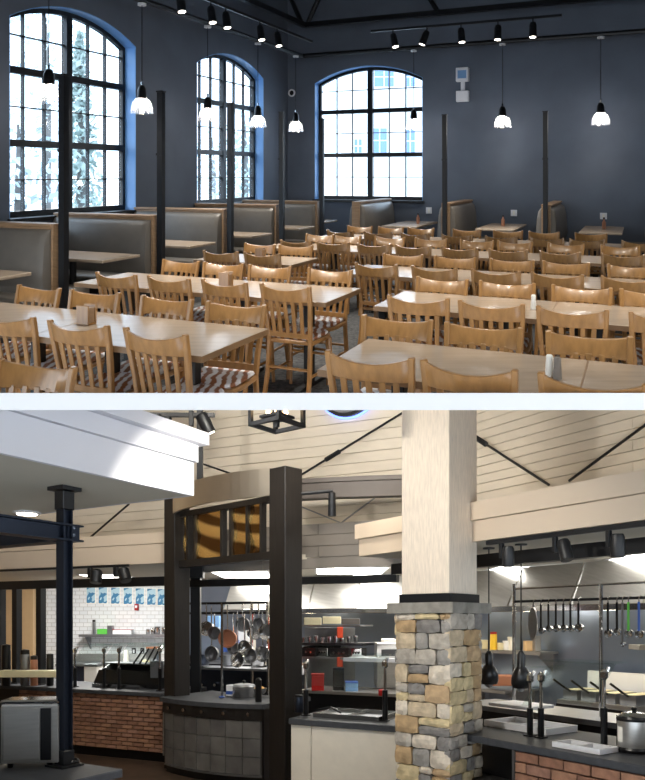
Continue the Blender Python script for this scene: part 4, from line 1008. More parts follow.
for s in (-2.8, -1.2): lamp('hood_glow', 'POINT', KC((s,-.6,1.8)), 7, (1,.86,.6), .1)
for s in (-2.6, -1.4, -.2): lamp('hood_glow', 'POINT', KR((s,-.6,1.8)), 7, (1,.9,.72), .1)
for p in ((-3.6,11.8),(-1.0,10.2),(1.0,9.2),(3.0,7.6)): lamp('kitchen_panel_glow', 'AREA', GL((p[0],p[1],CE-.03)), 150 if p[0] < -2 else 38, (1,.97,.92), .9)
# ---------------------------------------------------------------- helpers for loose kitchen things (they stand square on the sloping worktops)
def stand(name, label, cat, px, d, z, group=None, yaw=0.):
    return upright(L, name, label, cat, LX(px,d), d, z, math.sin(yaw), math.cos(yaw), group)
def W(px0, px1, d): return (px1-px0)*d/F
def boxthing(name, label, cat, p0, p1, y0, y1, d, m, dep=.2, group=None, lid=None, bev=.006):
    """box whose face fills photo columns p0-p1 and rows y0-y1 at distance d"""
    w = W(p0,p1,d)/2; z0 = LZ(y1,d); h = (y1-y0)*d/F; r = stand(name, label, cat, (p0+p1)/2, d, z0, group)
    pt(r, 'body', MB().box(-w, w, 0, dep, 0, h*(.9 if lid else 1)), m, bevel=bev)
    if lid: pt(r, 'lid', MB().box(-w*1.04, w*1.04, -.006, dep+.006, h*.9, h), lid, bevel=bev*.5)
    return r
def can(name, label, cat, px, y0, y1, d, wpx, m, lid=None, group=None, prof=None):
    z0 = LZ(y1,d); h = (y1-y0)*d/F; rr = wpx*d/F/2; r = stand(name, label, cat, px, d, z0, group)
    p = [(rr*.95,0),(rr,h*.05),(rr,h*.85),(rr*.9,h*.9)] if prof is None else [(rr*a,h*b) for a,b in prof]
    pt(r, 'body', MB().lathe(p, 16), m, smooth=True)
    if lid: pt(r, 'lid', MB().lathe([(rr*.96,h*.88),(rr*.96,h),(rr*.3,h*1.02)], 16), lid, smooth=True)
    return r
def shelf(name, label, fn, s0, s1, t0, t1, z, m='dull_steel', legs=False, brk=True, thick=.03):
    r = thing(name, label, 'shelf', fn(((s0+s1)/2,(t0+t1)/2,z)), group=None)
    bl('board', MB().box(s0, s1, t0, t1, z-thick, z), m, fn, parent=r)
    bl('front_lip', MB().box(s0, s1, t0-.008, t0, z-thick-.015, z+.004), m, fn, parent=r)
    if brk:
        for s in (s0+.1, s1-.1): bl('bracket', MB().sprism([(t0+.05,z-thick),(t1,z-thick),(t1,z-.28)], s-.012, s+.012), m, fn, parent=r)
    if legs:
        for s in (s0+.04, s1-.04):
            for t in (t0+.04, t1-.04): bl('leg', MB().tube([(s,t,0),(s,t,z-thick)], .018, 8), 'chrome', fn, parent=r)
    return r
# ---------------------------------------------------------------- left bay: tiled wall, shelf, back counter
FY = L.frame(0, 13.6, 1, 0); WY = 13.59
for i,px in enumerate((91,103,115.5,128,140,151.5,162)):
    z0, z1 = LZ(603+i*.35,WY), LZ(587+i*.35,WY); a, b = LX(px-4.2,WY), LX(px+4.2,WY)
    r = thing('wall_poster', 'small blue and white picture on the tiled wall, %s from the left' % ORD[i], 'poster', GL(((a+b)/2,WY,z0)), group='row of blue pictures')
    bl('print', MB().box(a, b, WY-.012, WY, z0, z1), 'poster', GL, parent=r)
    bl('border', MB().box(a-.012, b+.012, WY-.006, WY+.005, z0-.012, z1+.012), 'paper_white', GL, parent=r)
r = thing('fire_alarm', 'small red fire alarm on the white tiled wall', 'alarm', GL((LX(137,WY),WY,LZ(611,WY))))
bl('body', MB().box(LX(135,WY), LX(139,WY), WY-.06, WY, LZ(610.5,WY), LZ(604,WY)), 'red', GL, parent=r, bevel=.008)
bl('strobe', MB().box(LX(136,WY), LX(138,WY), WY-.08, WY-.06, LZ(608,WY), LZ(605.5,WY)), 'white_plastic', GL, parent=r)
zsh = LZ(634.5,13.2)
shelf('wall_shelf', 'steel wall shelf on brackets against the white tiles', FY, LX(82,13.4), LX(172,13.4), -.38, -.01, zsh)
can('bottle','slim grey bottle at the left end of the tiled wall shelf','bottle',94,620,634.3,13.3,3.2,'dull_steel','black_plastic')
boxthing('food_box','flat green box on the tiled wall shelf','box',97,107,629,634.3,13.3,'green',.15)
boxthing('food_box','grey block on the tiled wall shelf beside the green box','box',107,112,625.5,634.3,13.3,'dull_steel',.15)
boxthing('food_box','long flat red and white box on the tiled wall shelf','box',112.5,131,629.5,634.3,13.3,'white_plastic',.2,lid='red')
for i,(px,w,h) in enumerate(((148,4,629),(152.5,4,628),(157.5,6,626.5),(163.5,4,627))): can('storage_jar','steel jar at the right end of the tiled wall shelf, %s of four' % ORD[i],'jar',px,h,634.3,13.3,w,'chrome','dull_steel','jars on the tiled wall shelf')
for px,lb in ((134,'left'),(142.5,'right')):
    r = thing('wall_socket', lb+' wall socket below the tiled wall shelf', 'socket', GL((LX(px,WY),WY,LZ(654,WY))), group='sockets on the tiles')
    bl('cover_plate', MB().box(LX(px-1.9,WY), LX(px+1.9,WY), WY-.02, WY, LZ(654.5,WY), LZ(648,WY)), 'black_metal', GL, parent=r); bl('outlet', MB().box(LX(px-.9,WY), LX(px+.9,WY), WY-.024, WY-.02, LZ(653,WY), LZ(649.5,WY)), 'white_plastic', GL, parent=r)
d = 12.6; zc_ = LZ(664,d)
r = thing('back_worktable', 'steel worktable along the white tiled wall', 'table', GL((LX(110,d),d,0)))
bl('top', MB().box(LX(55,d), LX(185,d), d, 13.55, zc_-.04, zc_), 'dull_steel', GL, parent=r)
bl('backsplash', MB().box(LX(55,d), LX(185,d), 13.5, 13.56, zc_, zc_+.14), 'brushed_steel', GL, parent=r)
bl('front_panel', MB().box(LX(55,d), LX(185,d), d+.05, d+.09, .15, zc_-.04), 'dark_steel', GL, parent=r)
for px in (58,120,182): bl('leg', MB().tube([(LX(px,d),d+.15,0),(LX(px,d),d+.15,zc_-.04)], .025, 8), 'chrome', GL, parent=r)
can('paper_roll','white paper towel roll on the worktable by the tiles','paper roll',126,650,664.5,12.75,6.5,'paper_white',prof=[(1,0),(1,.03),(.7,.95),(.6,1)])
boxthing('coffee_grinder','steel and brown machine at the right end of the tiled worktable','machine',146,157,647,664,12.7,'dull_steel',.3,lid='copper')
boxthing('food_box','cream tub on the tiled worktable','tub',142,149,660,664.5,12.65,'cream',.15)
boxthing('waste_bin','pale bin under the tiled worktable','bin',84,97,664,690,11.6,'wall_white',.4,lid='dull_steel')
# things on the left counter
def guard(fn, t, pxs, ypair, label, glass=True, top=None, m='black_plastic'):
    ps = []
    for i,px in enumerate(pxs):
        s = fn.px(px,t); X,Y = fn.plan(s,t); z1 = LZ(ypair,Y); ps.append((s,z1))
    r = thing('sneeze_guard', label, 'sneeze guard', fn((sum(p[0] for p in ps)/len(ps),t,CL)), group='glass sneeze guards')
    for s,z1 in ps:
        bl('foot_plate', MB().box(s-.035, s+.035, t-.035, t+.035, CL, CL+.01), 'black_metal', fn, parent=r)
        bl('post', MB().tube([(s,t,CL+.01),(s,t,z1)], .024, 10), m, fn, parent=r)
        bl('upright', MB().tube([(s,t,z1),(s,t,z1+.20),(s,t+.05,z1+.28)], .013, 8), 'chrome', fn, parent=r)
        bl('clamp_knob', MB().lathe([(.01,z1+.19),(.028,z1+.21),(.028,z1+.25),(.01,z1+.27)], 10, (s,t,0)), 'chrome', fn, parent=r)
    for (a,z1),(b,z2) in zip(ps, ps[1:]):
        z = max(z1,z2); bl('glass_panel', MB().hexa([(a+.02,t-.12,z+.02),(b-.02,t-.12,z+.02),(b-.02,t-.11,z+.02),(a+.02,t-.11,z+.02),(a+.02,t+.16,z+.30),(b-.02,t+.16,z+.30),(b-.02,t+.17,z+.30),(a+.02,t+.17,z+.30)]), 'guard_glass', fn, parent=r)
        bl('shelf_glass', MB().box(a+.02, b-.02, t-.02, t+.3, z+.30, z+.31), 'guard_glass', fn, parent=r)
    return r
guard(FL, .15, (75,104,119,160), 668, 'glass sneeze guard on black posts along the left brick counter')
r = thing('grill_station', 'black curved serving station on the left brick counter', 'serving station', FL((FL.px(130,.4),.4,CL)))
a, b = FL.px(99,.45), FL.px(164,.45)
bl('body', MB().sprism([(.35,CL),(.8,CL),(.8,CL+.30),(.70,CL+.30),(.45,CL+.22),(.35,CL+.06)], a, b), 'black_plastic', FL, parent=r)
bl('steel_top', MB().box(a, b, .5, .82, CL+.30, CL+.315), 'dull_steel', FL, parent=r)
bl('front_pan', MB().box(a+.1, b-.2, .2, .34, CL, CL+.05), 'chrome', FL, parent=r)
for k in range(4):
    s = a+.55+.1*k; bl('tong_handle', MB().tube([(s,.5,CL+.31),(s+.12,.55,CL+.50+.02*k)], .012, 6), 'black_metal', FL, parent=r)
boxthing('menu_stand','tilted grey menu card beside the left portal post','menu stand',150,163,661,678,9.3,'dull_steel',.05)
for px,y0,y1,w,m_,lb in ((6,645,655,9,'black_plastic','black urn at the left edge on the left counter'),(25,650,668,9,'dull_steel','steel coffee urn between the slim black posts'),(34,656,668,7,'copper','brown jug beside the coffee urn'),(50,654,668,7,'black_plastic','black canister next to the steel post')):
    d = 9.9; can('urn' if 'urn' in lb else 'canister', lb, 'urn' if 'urn' in lb else 'canister', px, y0, LZ and (622+(1.75-(CL+.001))*F/d), d, w, m_, 'black_plastic', 'vessels on the left counter')
boxthing('display_tray','long lit cream display tray on the left counter','tray',-4,56,671,677.5,9.45,'cream',.25)
# ---------------------------------------------------------------- behind the portal: pot rack, range, worktop things
d = 9.6; FKp = L.frame(LX(235,d), d, .911, -.413)
r = thing('pot_rack', 'steel pot rack behind the portal counter', 'rack', FKp((0,0,0)))
ss = [FKp.px(p) for p in (188,222,252,268)]
for s in ss: bl('upright', MB().tube([(s,0,0),(s,0,LZ(602,d))], .018, 8), 'chrome', FKp, parent=r)
for y in (603,613): bl('rail', MB().box(ss[0], ss[-1], -.015, .015, LZ(y+1.2,d), LZ(y-1.2,d)), 'black_metal', FKp, parent=r)
bl('lower_shelf', MB().box(ss[0], ss[-1], -.05, .35, LZ(668,d)-.03, LZ(668,d)), 'dull_steel', FKp, parent=r)
def pan_hang(px, y0, y1, wpx, m_, label, fn=FKp, t=-.05, tilt=.25, d_=None):
    s = fn.px(px,t); X,Y = fn.plan(s,t); R_ = wpx*Y/F/2; zt_, zb_ = LZ(y0,Y), LZ(y1,Y); zc = zb_+R_
    r = thing('hanging_pan', label, 'pan', fn((s,t,zb_)), group='pans on the pot rack')
    n = 18; q = MB(); vs = []; ring = ((R_*.2,.075),(R_*.82,.075),(R_,0),(R_*.95,.002),(R_*.78,.068),(R_*.2,.068)); fs = []
    for rr,tt in ring:
        for k in range(n): a = 6.2832*k/n; vs.append((s+rr*math.cos(a), t+tt+tilt*rr*math.cos(a), zc+rr*math.sin(a)))
    for i in range(len(ring)-1):
        for k in range(n): fs.append((i*n+k,i*n+(k+1)%n,(i+1)*n+(k+1)%n,(i+1)*n+k))
    fs += [tuple(range(n)), tuple(range(5*n,6*n))]
    bl('bowl', q.add(vs, fs), m_, fn, parent=r, smooth=True)
    bl('handle', MB().tube([(s,t+.02,zc+R_*.95),(s,t+.01,zt_-.02),(s,t+.02,zt_)], .009, 6), 'chrome', fn, parent=r)
PN = [(206,604,636,12,'chrome','steel pan at the left of the pot rack'),(214,614,640,11,'dull_steel','steel saucepan second from left on the pot rack'),(227,604,648,15,'copper','brownish copper pan in the middle of the pot rack'),(233,613,655,11,'dull_steel','grey pan behind the copper pan'),(242,604,632,12,'dull_steel','olive grey pan high on the pot rack'),(244,614,655,12,'chrome','bright steel pan low on the pot rack'),(254,613,640,12,'chrome','steel pan right of the pot rack upright'),(258,604,630,10,'dull_steel','small steel pan near the right end of the pot rack'),(266,604,640,13,'chrome','round bright pan beside the right portal post')]
PN += [(211,606,662,13,'dull_steel','grey pan hanging low at the left of the pot rack'),(237,612,668,13,'chrome','bright pan hanging lowest in the middle of the pot rack'),(250,606,664,13,'dull_steel','grey pan hanging low beside the right upright'),(262,612,662,13,'chrome','bright pan hanging low beside the right portal post')]
for p in PN: pan_hang(p[0],p[1],p[2],p[3]*1.25,p[4],p[5],tilt=random.uniform(-.3,.3),t=-.05-.05*(PN.index(p)%3))
boxthing('storage_box','pale blue box on the far rack behind the portal','box',207,219,616,629,10.6,'pale_blue',.2)
boxthing('storage_box','blue box under the hood behind the portal','box',222,238,640,652,10.6,'blue',.2)
boxthing('storage_box','white carton right behind the hanging pans','box',238,254,628,664,10.8,'wall_white',.3)
r = thing('cooking_range', 'dark cooking range behind the portal counter', 'stove', FKp((0,.6,0)))
a, b = FKp.px(180,.5), FKp.px(290,.5)
bl('body', MB().box(a, b, .5, 1.3, 0, LZ(668,10)), 'dark_steel', FKp, parent=r)
bl('hob', MB().box(a, b, .48, 1.3, LZ(668,10), LZ(668,10)+.04), 'black_metal', FKp, parent=r)
bl('oven_door', MB().box(a+.3, (a+b)/2-.05, .47, .5, .2, .75), 'black_plastic', FKp, parent=r); bl('oven_door', MB().box((a+b)/2+.05, b-.3, .47, .5, .2, .75), 'black_plastic', FKp, parent=r)
for k in range(6): bl('control_knob', MB().tube([(a+.4+.22*k,.5,.85),(a+.4+.22*k,.46,.85)], .022, 10), 'chrome', FKp, parent=r)
z668 = LZ(668,10)+.041
def big_pan(px, d, wpx, m_, label):
    z = z668; h = .14; rr = wpx*d/F/2; r = stand('cooking_pan', label, 'pan', px, d, z, 'pans on the range')
    pt(r, 'bowl', MB().lathe([(rr*.75,0),(rr*.95,h*.3),(rr,h),(rr*.94,h),(rr*.88,h*.35),(rr*.3,.02)], 20), m_, smooth=True)
    pt(r, 'handle', MB().tube([(-rr*.9,0,h*.8),(-rr*1.6,-.05,h*1.1)], .013, 6), 'black_metal')
big_pan(200, 10.0, 22, 'dark_steel', 'dark wok on the range behind the left portal post'); big_pan(228, 9.95, 14, 'dull_steel', 'steel pan on the range under the hanging pans'); big_pan(258, 9.8, 16, 'chrome', 'bright pan on the range beside the right portal post')
zq = CL+.001
def on_counter(fn, px, t, name, label, cat, group=None, z=None):
    s = fn.px(px,t); X,Y = fn.plan(s,t); return upright(L, name, label, cat, X, Y, zq if z is None else z, -fn.d[1], fn.d[0], group)
r = on_counter(FQ, 244, .45, 'stock_pot', 'steel lidded pot on the portal counter', 'pot')
pt(r, 'body', MB().lathe([(.13,0),(.135,.01),(.135,.12),(.13,.125)], 20), 'chrome', smooth=True); pt(r, 'lid', MB().lathe([(.138,.125),(.12,.15),(.03,.165)], 20), 'dull_steel', smooth=True); pt(r, 'lid_knob', MB().lathe([(.012,.165),(.02,.19),(.01,.2)], 10), 'black_plastic')
r = on_counter(FQ, 232, .5, 'napkin_box', 'blue and white box on the portal counter', 'box'); pt(r, 'body', MB().box(-.05,.05,-.05,.05,0,.13), 'white_plastic', bevel=.004); pt(r, 'band', MB().box(-.051,.051,-.051,.051,.02,.06), 'blue')
r = on_counter(FQ, 256, .6, 'salad_bowl', 'bowl of yellow food at the right end of the portal counter', 'bowl'); pt(r, 'bowl', MB().lathe([(.05,0),(.12,.05),(.14,.10),(.132,.10),(.11,.055),(.04,.015)], 20), 'chrome', smooth=True); pt(r, 'food', MB().lathe([(.12,.07),(.09,.11),(.03,.125)], 14), 'food', smooth=True)
s = FQ.px(258.5,.15); bl('bottle_holder', MB().lathe([(.035,CL),(.035,CL+.24),(.02,CL+.26)], 12, (s,.15,0)), 'black_plastic', FQ, label='black upright cylinder on the portal counter by the right post', cat='holder')
r = thing('guard_upright', 'slim steel upright on the portal counter', 'upright', FQ((FQ.px(224,.3),.3,CL))); s = FQ.px(222,.3)
bl('tube', MB().tube([(s,.3,CL),(s,.3,1.95)], .015, 8), 'chrome', FQ, parent=r); bl('foot', MB().lathe([(.035,CL),(.035,CL+.012)], 12, (s,.3,0)), 'blue', FQ, parent=r)
# ---------------------------------------------------------------- middle bay
FM = L.frame(LX(345,8.6), 8.6, .911, -.413)
a, b = FM.px(298), FM.px(402)
r = thing('steel_worktable', 'steel worktable behind the white panelled counter', 'table', FM(((a+b)/2,.3,0)))
zt = LZ(692,8.6)
bl('top', MB().box(a, b, 0, .7, zt-.035, zt), 'brushed_steel', FM, parent=r); bl('shelf', MB().box(a, b, .02, .68, .25, .28), 'dull_steel', FM, parent=r)
for s in (a+.04, b-.04):
    for t in (.05,.65): bl('leg', MB().tube([(s,t,0),(s,t,zt-.035)], .022, 8), 'chrome', FM, parent=r)
bl('apron', MB().box(a, b, .03, .06, .5, zt-.035), 'black_plastic', FM, parent=r)
FM2 = L.frame(LX(345,9.4), 9.4, .911, -.413); a2, b2 = FM2.px(298), FM2.px(366)
r = thing('espresso_station', 'tall rack of dark machines with steel fronts in the middle kitchen', 'equipment rack', FM2((a2,.2,0)))
zlev = [LZ(y,9.4) for y in (690,657,643)]
bl('body', MB().box(a2+.05, FM2.px(338), .1, .6, 0, LZ(628,9.4)), 'dull_steel', FM2, parent=r)
bl('shelf', MB().box(a2, b2, -.12, .5, zlev[2]-.03, zlev[2]), 'black_metal', FM2, parent=r)
bl('shelf', MB().box(a2, b2, -.12, .5, zlev[1]-.03, zlev[1]), 'dull_steel', FM2, parent=r)
for p0,p1,m_ in ((300,319,'black_plastic'),(332,352,'black_plastic'),(320.5,330.5,'chrome'),(354,364,'chrome')):
    u_ = bl('machine_front', MB().box(FM2.px(p0), FM2.px(p1), -.10, .1, zlev[1], zlev[1]+.12), m_, FM2, parent=r, bevel=.006)
    for k in range(3):
        s = FM2.px(p0+(p1-p0)*(k+1)/4); bl('dial', MB().tube([(s,-.10,zlev[1]+.06),(s,-.115,zlev[1]+.06)], .014, 8), 'chrome' if m_[0] == 'b' else 'black_plastic', FM2, parent=u_)
for k in range(9):
    px = 303+6.6*k; can('steel_cup','small steel cup on the dark rack, %s from the left' % ORD[k],'cup',px,637.5-(k%3),642.6,9.35,5.2,'chrome',None,'cups on the dark rack',prof=[(.7,0),(.9,.5),(1,1),(.9,1),(.7,.2)])
for p0,p1,y0,y1,lb in ((296.5,301,628,637,'at the top left of the dark rack'),(337,343,627,638,'at the top right of the dark rack'),(297,302,657,666,'at the lower left of the dark rack'),(337,343,657,667,'at the lower right of the dark rack')):
    boxthing('red_carton','orange red carton '+lb,'carton',p0,p1,y0,y1,9.3,'orange',.1,'red cartons')
boxthing('storage_box','left cream box on top of the dark rack','box',304,321.5,617.5,625,9.3,'cream',.3); boxthing('storage_box','right cream box on top of the dark rack','box',322.5,341,616.5,624,9.3,'cream',.3)
bl('high_shelf', MB().box(FM2.px(297), FM2.px(362), -.05, .4, LZ(626.5,9.4), LZ(625,9.4)), 'dull_steel', FM2, label='high steel shelf carrying two cream boxes', cat='shelf')
boxthing('storage_box','dark flat box at the right end of the high shelf','box',342,360,618.5,624.5,9.3,'beam_grey',.3)
shelf('pass_shelf', 'pale shelf running right from the dark rack to the stone column', FM2, FM2.px(345,-.3), FM2.px(402,-.3), -.35, .1, LZ(657.5,9.1), 'white_plastic', legs=False, brk=False)
r = boxthing('steel_oven','steel oven with a dark window left of the stone column','oven',377,400,643,688,9.0,'brushed_steel',.5)
pt(r, 'window', MB().box(-.09, .11, -.012, 0, .40, .48), 'black_plastic'); pt(r, 'door_handle', MB().tube([(-.1,-.03,.36),(.12,-.03,.36)], .01, 6), 'chrome')
boxthing('towel_stack','folded white towels on the steel oven','towels',383,396,639,643,9.05,'paper_white',.3)
boxthing('canister_box','dark red canister on the steel worktable','canister',311.5,324,674,691,8.75,'red',.15,lid='red')
boxthing('blender_base','black kitchen machine in the middle of the worktable','machine',333,344,668,692,8.8,'black_plastic',.2,lid='dark_steel')
boxthing('storage_box','blue tub on the steel worktable','tub',345.5,358,682,692,8.7,'pale_blue',.2,lid='blue')
boxthing('storage_box','small red box on the worktable near the column','box',379,384,690,696,8.3,'red',.1)
boxthing('food_box','white shaker box at the left end of the steel worktable','box',299,304,666,675,8.8,'white_plastic',.1)
can('jug','grey jug at the left end of the white panelled counter','jug',299,695,712,6.95,9,'dark_steel','black_plastic')
guard(FC, .2, (306,385), 690, 'glass sneeze guard on two black posts on the white panelled counter')
def food_well(fn, p0, p1, t0, t1, label, h=.03, m_='chrome', food=None):
    a, b = fn.px(p0,t0), fn.px(p1,t0); r = thing('food_pan', label, 'food pan', fn(((a+b)/2,(t0+t1)/2,CL)), group='shallow serving pans'); w = .02
    for nm,q in (('rim',(a,b,t0,t0+w)),('rim',(a,b,t1-w,t1)),('rim',(a,a+w,t0+w,t1-w)),('rim',(b-w,b,t0+w,t1-w))): bl(nm, MB().box(q[0],q[1],q[2],q[3],CL,CL+h), m_, fn, parent=r)
    bl('pan_floor', MB().box(a+w, b-w, t0+w, t1-w, CL, CL+.006), 'dull_steel' if food is None else food, fn, parent=r)
    bl('divider', MB().box((a+b)/2-.008, (a+b)/2+.008, t0+w, t1-w, CL+.006, CL+h-.004), m_, fn, parent=r)
    return r
r = food_well(FC, 313, 379, .12, .6, 'steel cold pan set on the white panelled counter', .04)
s = FC.px(325,.3); bl('ladle_rest', MB().tube([(s-.08,.3,CL+.05),(s+.06,.3,CL+.08),(s+.16,.32,CL+.03)], .010, 6), 'black_metal', FC, label='black ladle lying across the cold pan', cat='ladle')
# ---------------------------------------------------------------- right bay
FB_ = L.frame(*FR.plan(0,1.6), .55, -.835)
r = thing('pass_table', 'steel pass table behind the right counter', 'table', FB_((0,.2,0))); a, b = -1.7, 2.6
bl('top', MB().box(a, b, -.25, .35, CL-.03, CL+.02), 'dull_steel', FB_, parent=r); bl('front_panel', MB().box(a, b, -.2, -.17, .2, CL-.03), 'black_plastic', FB_, parent=r)
for s in (a+.1,.4,b-.1): bl('leg', MB().tube([(s,.1,0),(s,.1,CL-.03)], .022, 8), 'chrome', FB_, parent=r)
r = thing('utensil_frame', 'steel pole frame with a rail for hanging ladles', 'frame', FB_((0,0,CL+.02)))
sp = [FB_.px(514), FB_.px(601), FB_.px(690)]; Ym = FB_.plan(sp[1],0)[1]; zr = LZ(599,Ym)
for s in sp: bl('pole', MB().tube([(s,0,CL+.02),(s,0,LZ(584,FB_.plan(s,0)[1]))], .018, 10), 'chrome', FB_, parent=r, smooth=True)
bl('rail', MB().box(sp[0], sp[2], -.012, .012, zr-.012, zr+.012), 'black_metal', FB_, parent=r)
bl('top_rail', MB().tube([(sp[0],0,zr+.13),(sp[2],0,zr+.13)], .010, 8), 'chrome', FB_, parent=r)
def utensil(px, y1, wpx, hm, label, kind='ladle', y0=None):
    s = FB_.px(px,-.03); Y = FB_.plan(s,-.03)[1]; zt_ = zr-.005; zb_ = LZ(y1,Y); rr = wpx*Y/F/2
    r = thing('kitchen_'+kind, label, kind, FB_((s,-.03,zb_)), group='utensils on the rail')
    bl('hook', MB().tube([(s,0,zt_+.02),(s,-.03,zt_+.01),(s,-.03,zt_-.03)], .006, 6), 'chrome', FB_, parent=r)
    bl('handle', MB().box(s-.009, s+.009, -.036, -.028, zb_+rr*1.6, zt_-.03), hm, FB_, parent=r)
    if kind == 'ladle':
        n = 14; vs = []; fs = []; ring = ((rr*.2,-.05),(rr*.75,-.045),(rr,0),(rr*.92,0),(rr*.68,-.036),(rr*.2,-.04))
        for q,t in ring:
            for k in range(n): a_ = 6.2832*k/n; vs.append((s+q*math.cos(a_), -.03-t*.9, zb_+rr+q*math.sin(a_)))
        for i in range(len(ring)-1):
            for k in range(n): fs.append((i*n+k,i*n+(k+1)%n,(i+1)*n+(k+1)%n,(i+1)*n+k))
        bl('bowl', MB().add(vs, fs+[tuple(range(n)),tuple(range(5*n,6*n))]), 'chrome', FB_, parent=r, smooth=True)
    else:
        bl('blade', MB().prism([(0,0),(1,0)], 0, 1) if False else MB().add([(s+rr*math.cos(6.2832*k/18), -.035+.004*(k%2), (zb_+(zr-zb_)*.42)+(zr-zb_)*.42*math.sin(6.2832*k/18)) for k in range(18)]+[(s+rr*math.cos(6.2832*k/18), -.045, (zb_+(zr-zb_)*.42)+(zr-zb_)*.42*math.sin(6.2832*k/18)) for k in range(18)], [tuple(range(18)),tuple(range(18,36))]+[(i,(i+1)%18,18+(i+1)%18,18+i) for i in range(18)]), 'brushed_steel', FB_, parent=r)
utensil(533.5,640,11,'chrome','long bright skimmer hanging left of the ladle row','skimmer')
for i,(px,y,w) in enumerate(((541,634,7),(548.5,632,7),(556,632,7.5),(563.5,632,7.5),(570.5,632,7),(578.5,632,9))): utensil(px,y,w,'black_metal','dark handled ladle, %s from the left in the row of six' % ORD[i])
for px,y,w,hm,lb in ((608,638,9,'black_plastic','black handled ladle right of the tall steel pole'),(617,636,8,'black_plastic','second black handled ladle right of the tall steel pole'),(622.5,647,5,'dull_steel','longest thin spoon right of the steel pole'),(628.5,638,9,'green','green handled ladle hanging at the right'),(639,639,10,'blue','blue handled ladle hanging at the right edge')): utensil(px,y,w,hm,lb)
guard(FR, .30, (530,541,604), 708, 'glass sneeze guard on black posts along the right counter')
food_well(FR, 484, 546, .42, .80, 'large white tray left on the right counter beside the heat lamps', .05, 'white_plastic', 'white_plastic')
food_well(FR, 552, 600, .06, .26, 'stack of white trays at the front of the right counter', .035, 'white_plastic', 'white_plastic')
zf = LZ(706,6.0); a, b = FR.px(492,.95), FR.px(532,.95)
bl('sheet_tray', MB().box(a, b, .9, 1.25, CL+.10, CL+.13), 'white_plastic', FR, label='white sheet tray raised behind the heat lamps', cat='tray', bevel=.006)
# soup warmer
r = on_counter(FR, 634, .36, 'soup_warmer', 'round steel soup warmer with black base at the right edge', 'soup warmer'); R_ = .105
pt(r, 'base', MB().lathe([(R_*1.05,0),(R_*1.08,.02),(R_,.035)], 24), 'black_plastic', smooth=True)
pt(r, 'body', MB().lathe([(R_,.035),(R_,.21),(R_*.98,.215)], 28), 'brushed_steel', smooth=True)
pt(r, 'collar', MB().lathe([(R_*1.06,.21),(R_*1.08,.225),(R_*1.0,.24)], 24), 'black_plastic', smooth=True)
lid_ = pt(r, 'lid', MB().lathe([(R_*.98,.24),(R_*.7,.262),(R_*.2,.27)], 24), 'chrome', smooth=True); pt(lid_, 'lid_knob', MB().lathe([(.012,.27),(.02,.29),(.012,.30)], 10), 'black_plastic')
pt(r, 'side_bracket', MB().box(-R_*1.2,-R_*1.02,-.012,.012,.02,.235), 'black_plastic')
pt(r, 'paper_label', MB().add([(R_*1.01*math.cos(a_), R_*1.01*math.sin(a_), z) for z in (.07,.17) for a_ in [math.radians(232+6*i) for i in range(6)]], [(i,i+1,7+i,6+i) for i in range(5)]), 'paper_white')
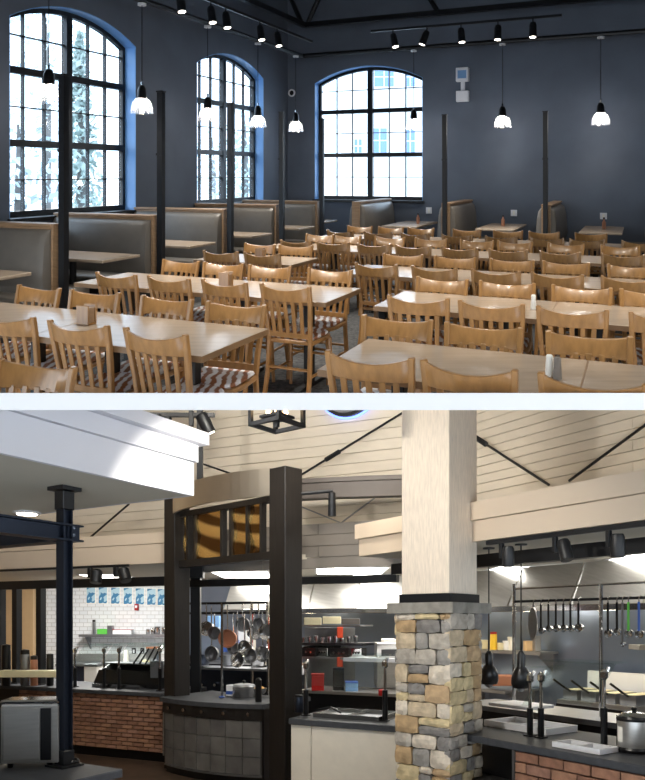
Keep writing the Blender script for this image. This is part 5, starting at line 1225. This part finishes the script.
# back line: shelves with tubs, fryers
FK2 = L.frame(*KR.plan(0,-.25), .55, -.835)
Y = FK2.plan(FK2.px(515),0)[1]; zz = LZ(650.5,Y)
shelf('wall_shelf', 'steel shelf of tubs and bottles on the right kitchen wall', FK2, FK2.px(470), FK2.px(548), -.15, .22, zz, 'brushed_steel')
dd = Y-.05
can('sauce_bottle','yellow bottle with a red cap on the right kitchen shelf','bottle',493.5,632,650,FK2.plan(FK2.px(493.5),0)[1]-.05,7,'yellow','red')
for p0,p1,y0,m_,lb in ((480,488,640,'cream','cream tub at the left end of the right kitchen shelf'),(499,504.5,643,'cream','small cream tub beside the yellow bottle'),(505,510,641,'white_plastic','white tub in the middle of the right kitchen shelf'),(510,515,637,'paper_white','tall white carton in the middle of the right kitchen shelf'),(526,533,641,'wall_tan','tan box near the right end of the right kitchen shelf'),(535,541,636,'dull_steel','steel canister at the right end of the right kitchen shelf')):
    dq = FK2.plan(FK2.px((p0+p1)/2),0)[1]-.05; boxthing('food_tub',lb,'tub',p0,p1,y0,622+(1.75-zz-.002)*F/dq,dq,m_,.14,'tubs on the right kitchen shelf',lid=m_)
shelf('wall_shelf', 'lower steel shelf behind the heat lamps', FK2, FK2.px(470), FK2.px(530), -.5, .2, LZ(688,FK2.plan(FK2.px(500),-.5)[1]), 'brushed_steel')
boxthing('griddle_tray','dark griddle tray under the heat lamps on the lower shelf','tray',488,516,676,686,9.9,'copper',.3)
FF = L.frame(*KR.plan(0,-.9), .55, -.835)
a, b = FF.px(557), FF.px(634); Ya, Yb = FF.plan(a,0)[1], FF.plan(b,0)[1]; zt = LZ(703,(Ya+Yb)/2)
r = thing('deep_fryer', 'bank of steel deep fryers with a white splashback', 'fryer', FF(((a+b)/2,.3,0)))
bl('body', MB().box(a, b, 0, .65, .1, zt), 'brushed_steel', FF, parent=r)
bl('splashback', MB().box(a, b, .60, .66, zt, LZ(672,(Ya+Yb)/2+.5)), 'white_plastic', FF, parent=r)
bl('control_strip', MB().box(a, b, -.02, 0, zt-.2, zt-.05), 'black_plastic', FF, parent=r)
for k in range(4):
    s0 = a+(b-a)*k/4; w = (b-a)/4; bk = bl('fry_basket', MB().box(s0+.03, s0+w-.03, .08, .5, zt, zt+.12), 'dull_steel', FF, parent=r)
    bl('food', MB().box(s0+.05, s0+w-.05, .10, .48, zt+.12, zt+.125), 'cream', FF, parent=bk)
    bl('basket_handle', MB().tube([(s0+w/2,.1,zt+.10),(s0+w/2,-.03,zt+.16),(s0+w/2-.06,-.16,zt+.26)], .014, 6), 'black_plastic', FF, parent=bk)
boxthing('shelf_unit','steel shelf end at the right edge above the fryers','shelf',639,652,645,650,8.6,'brushed_steel',.3)
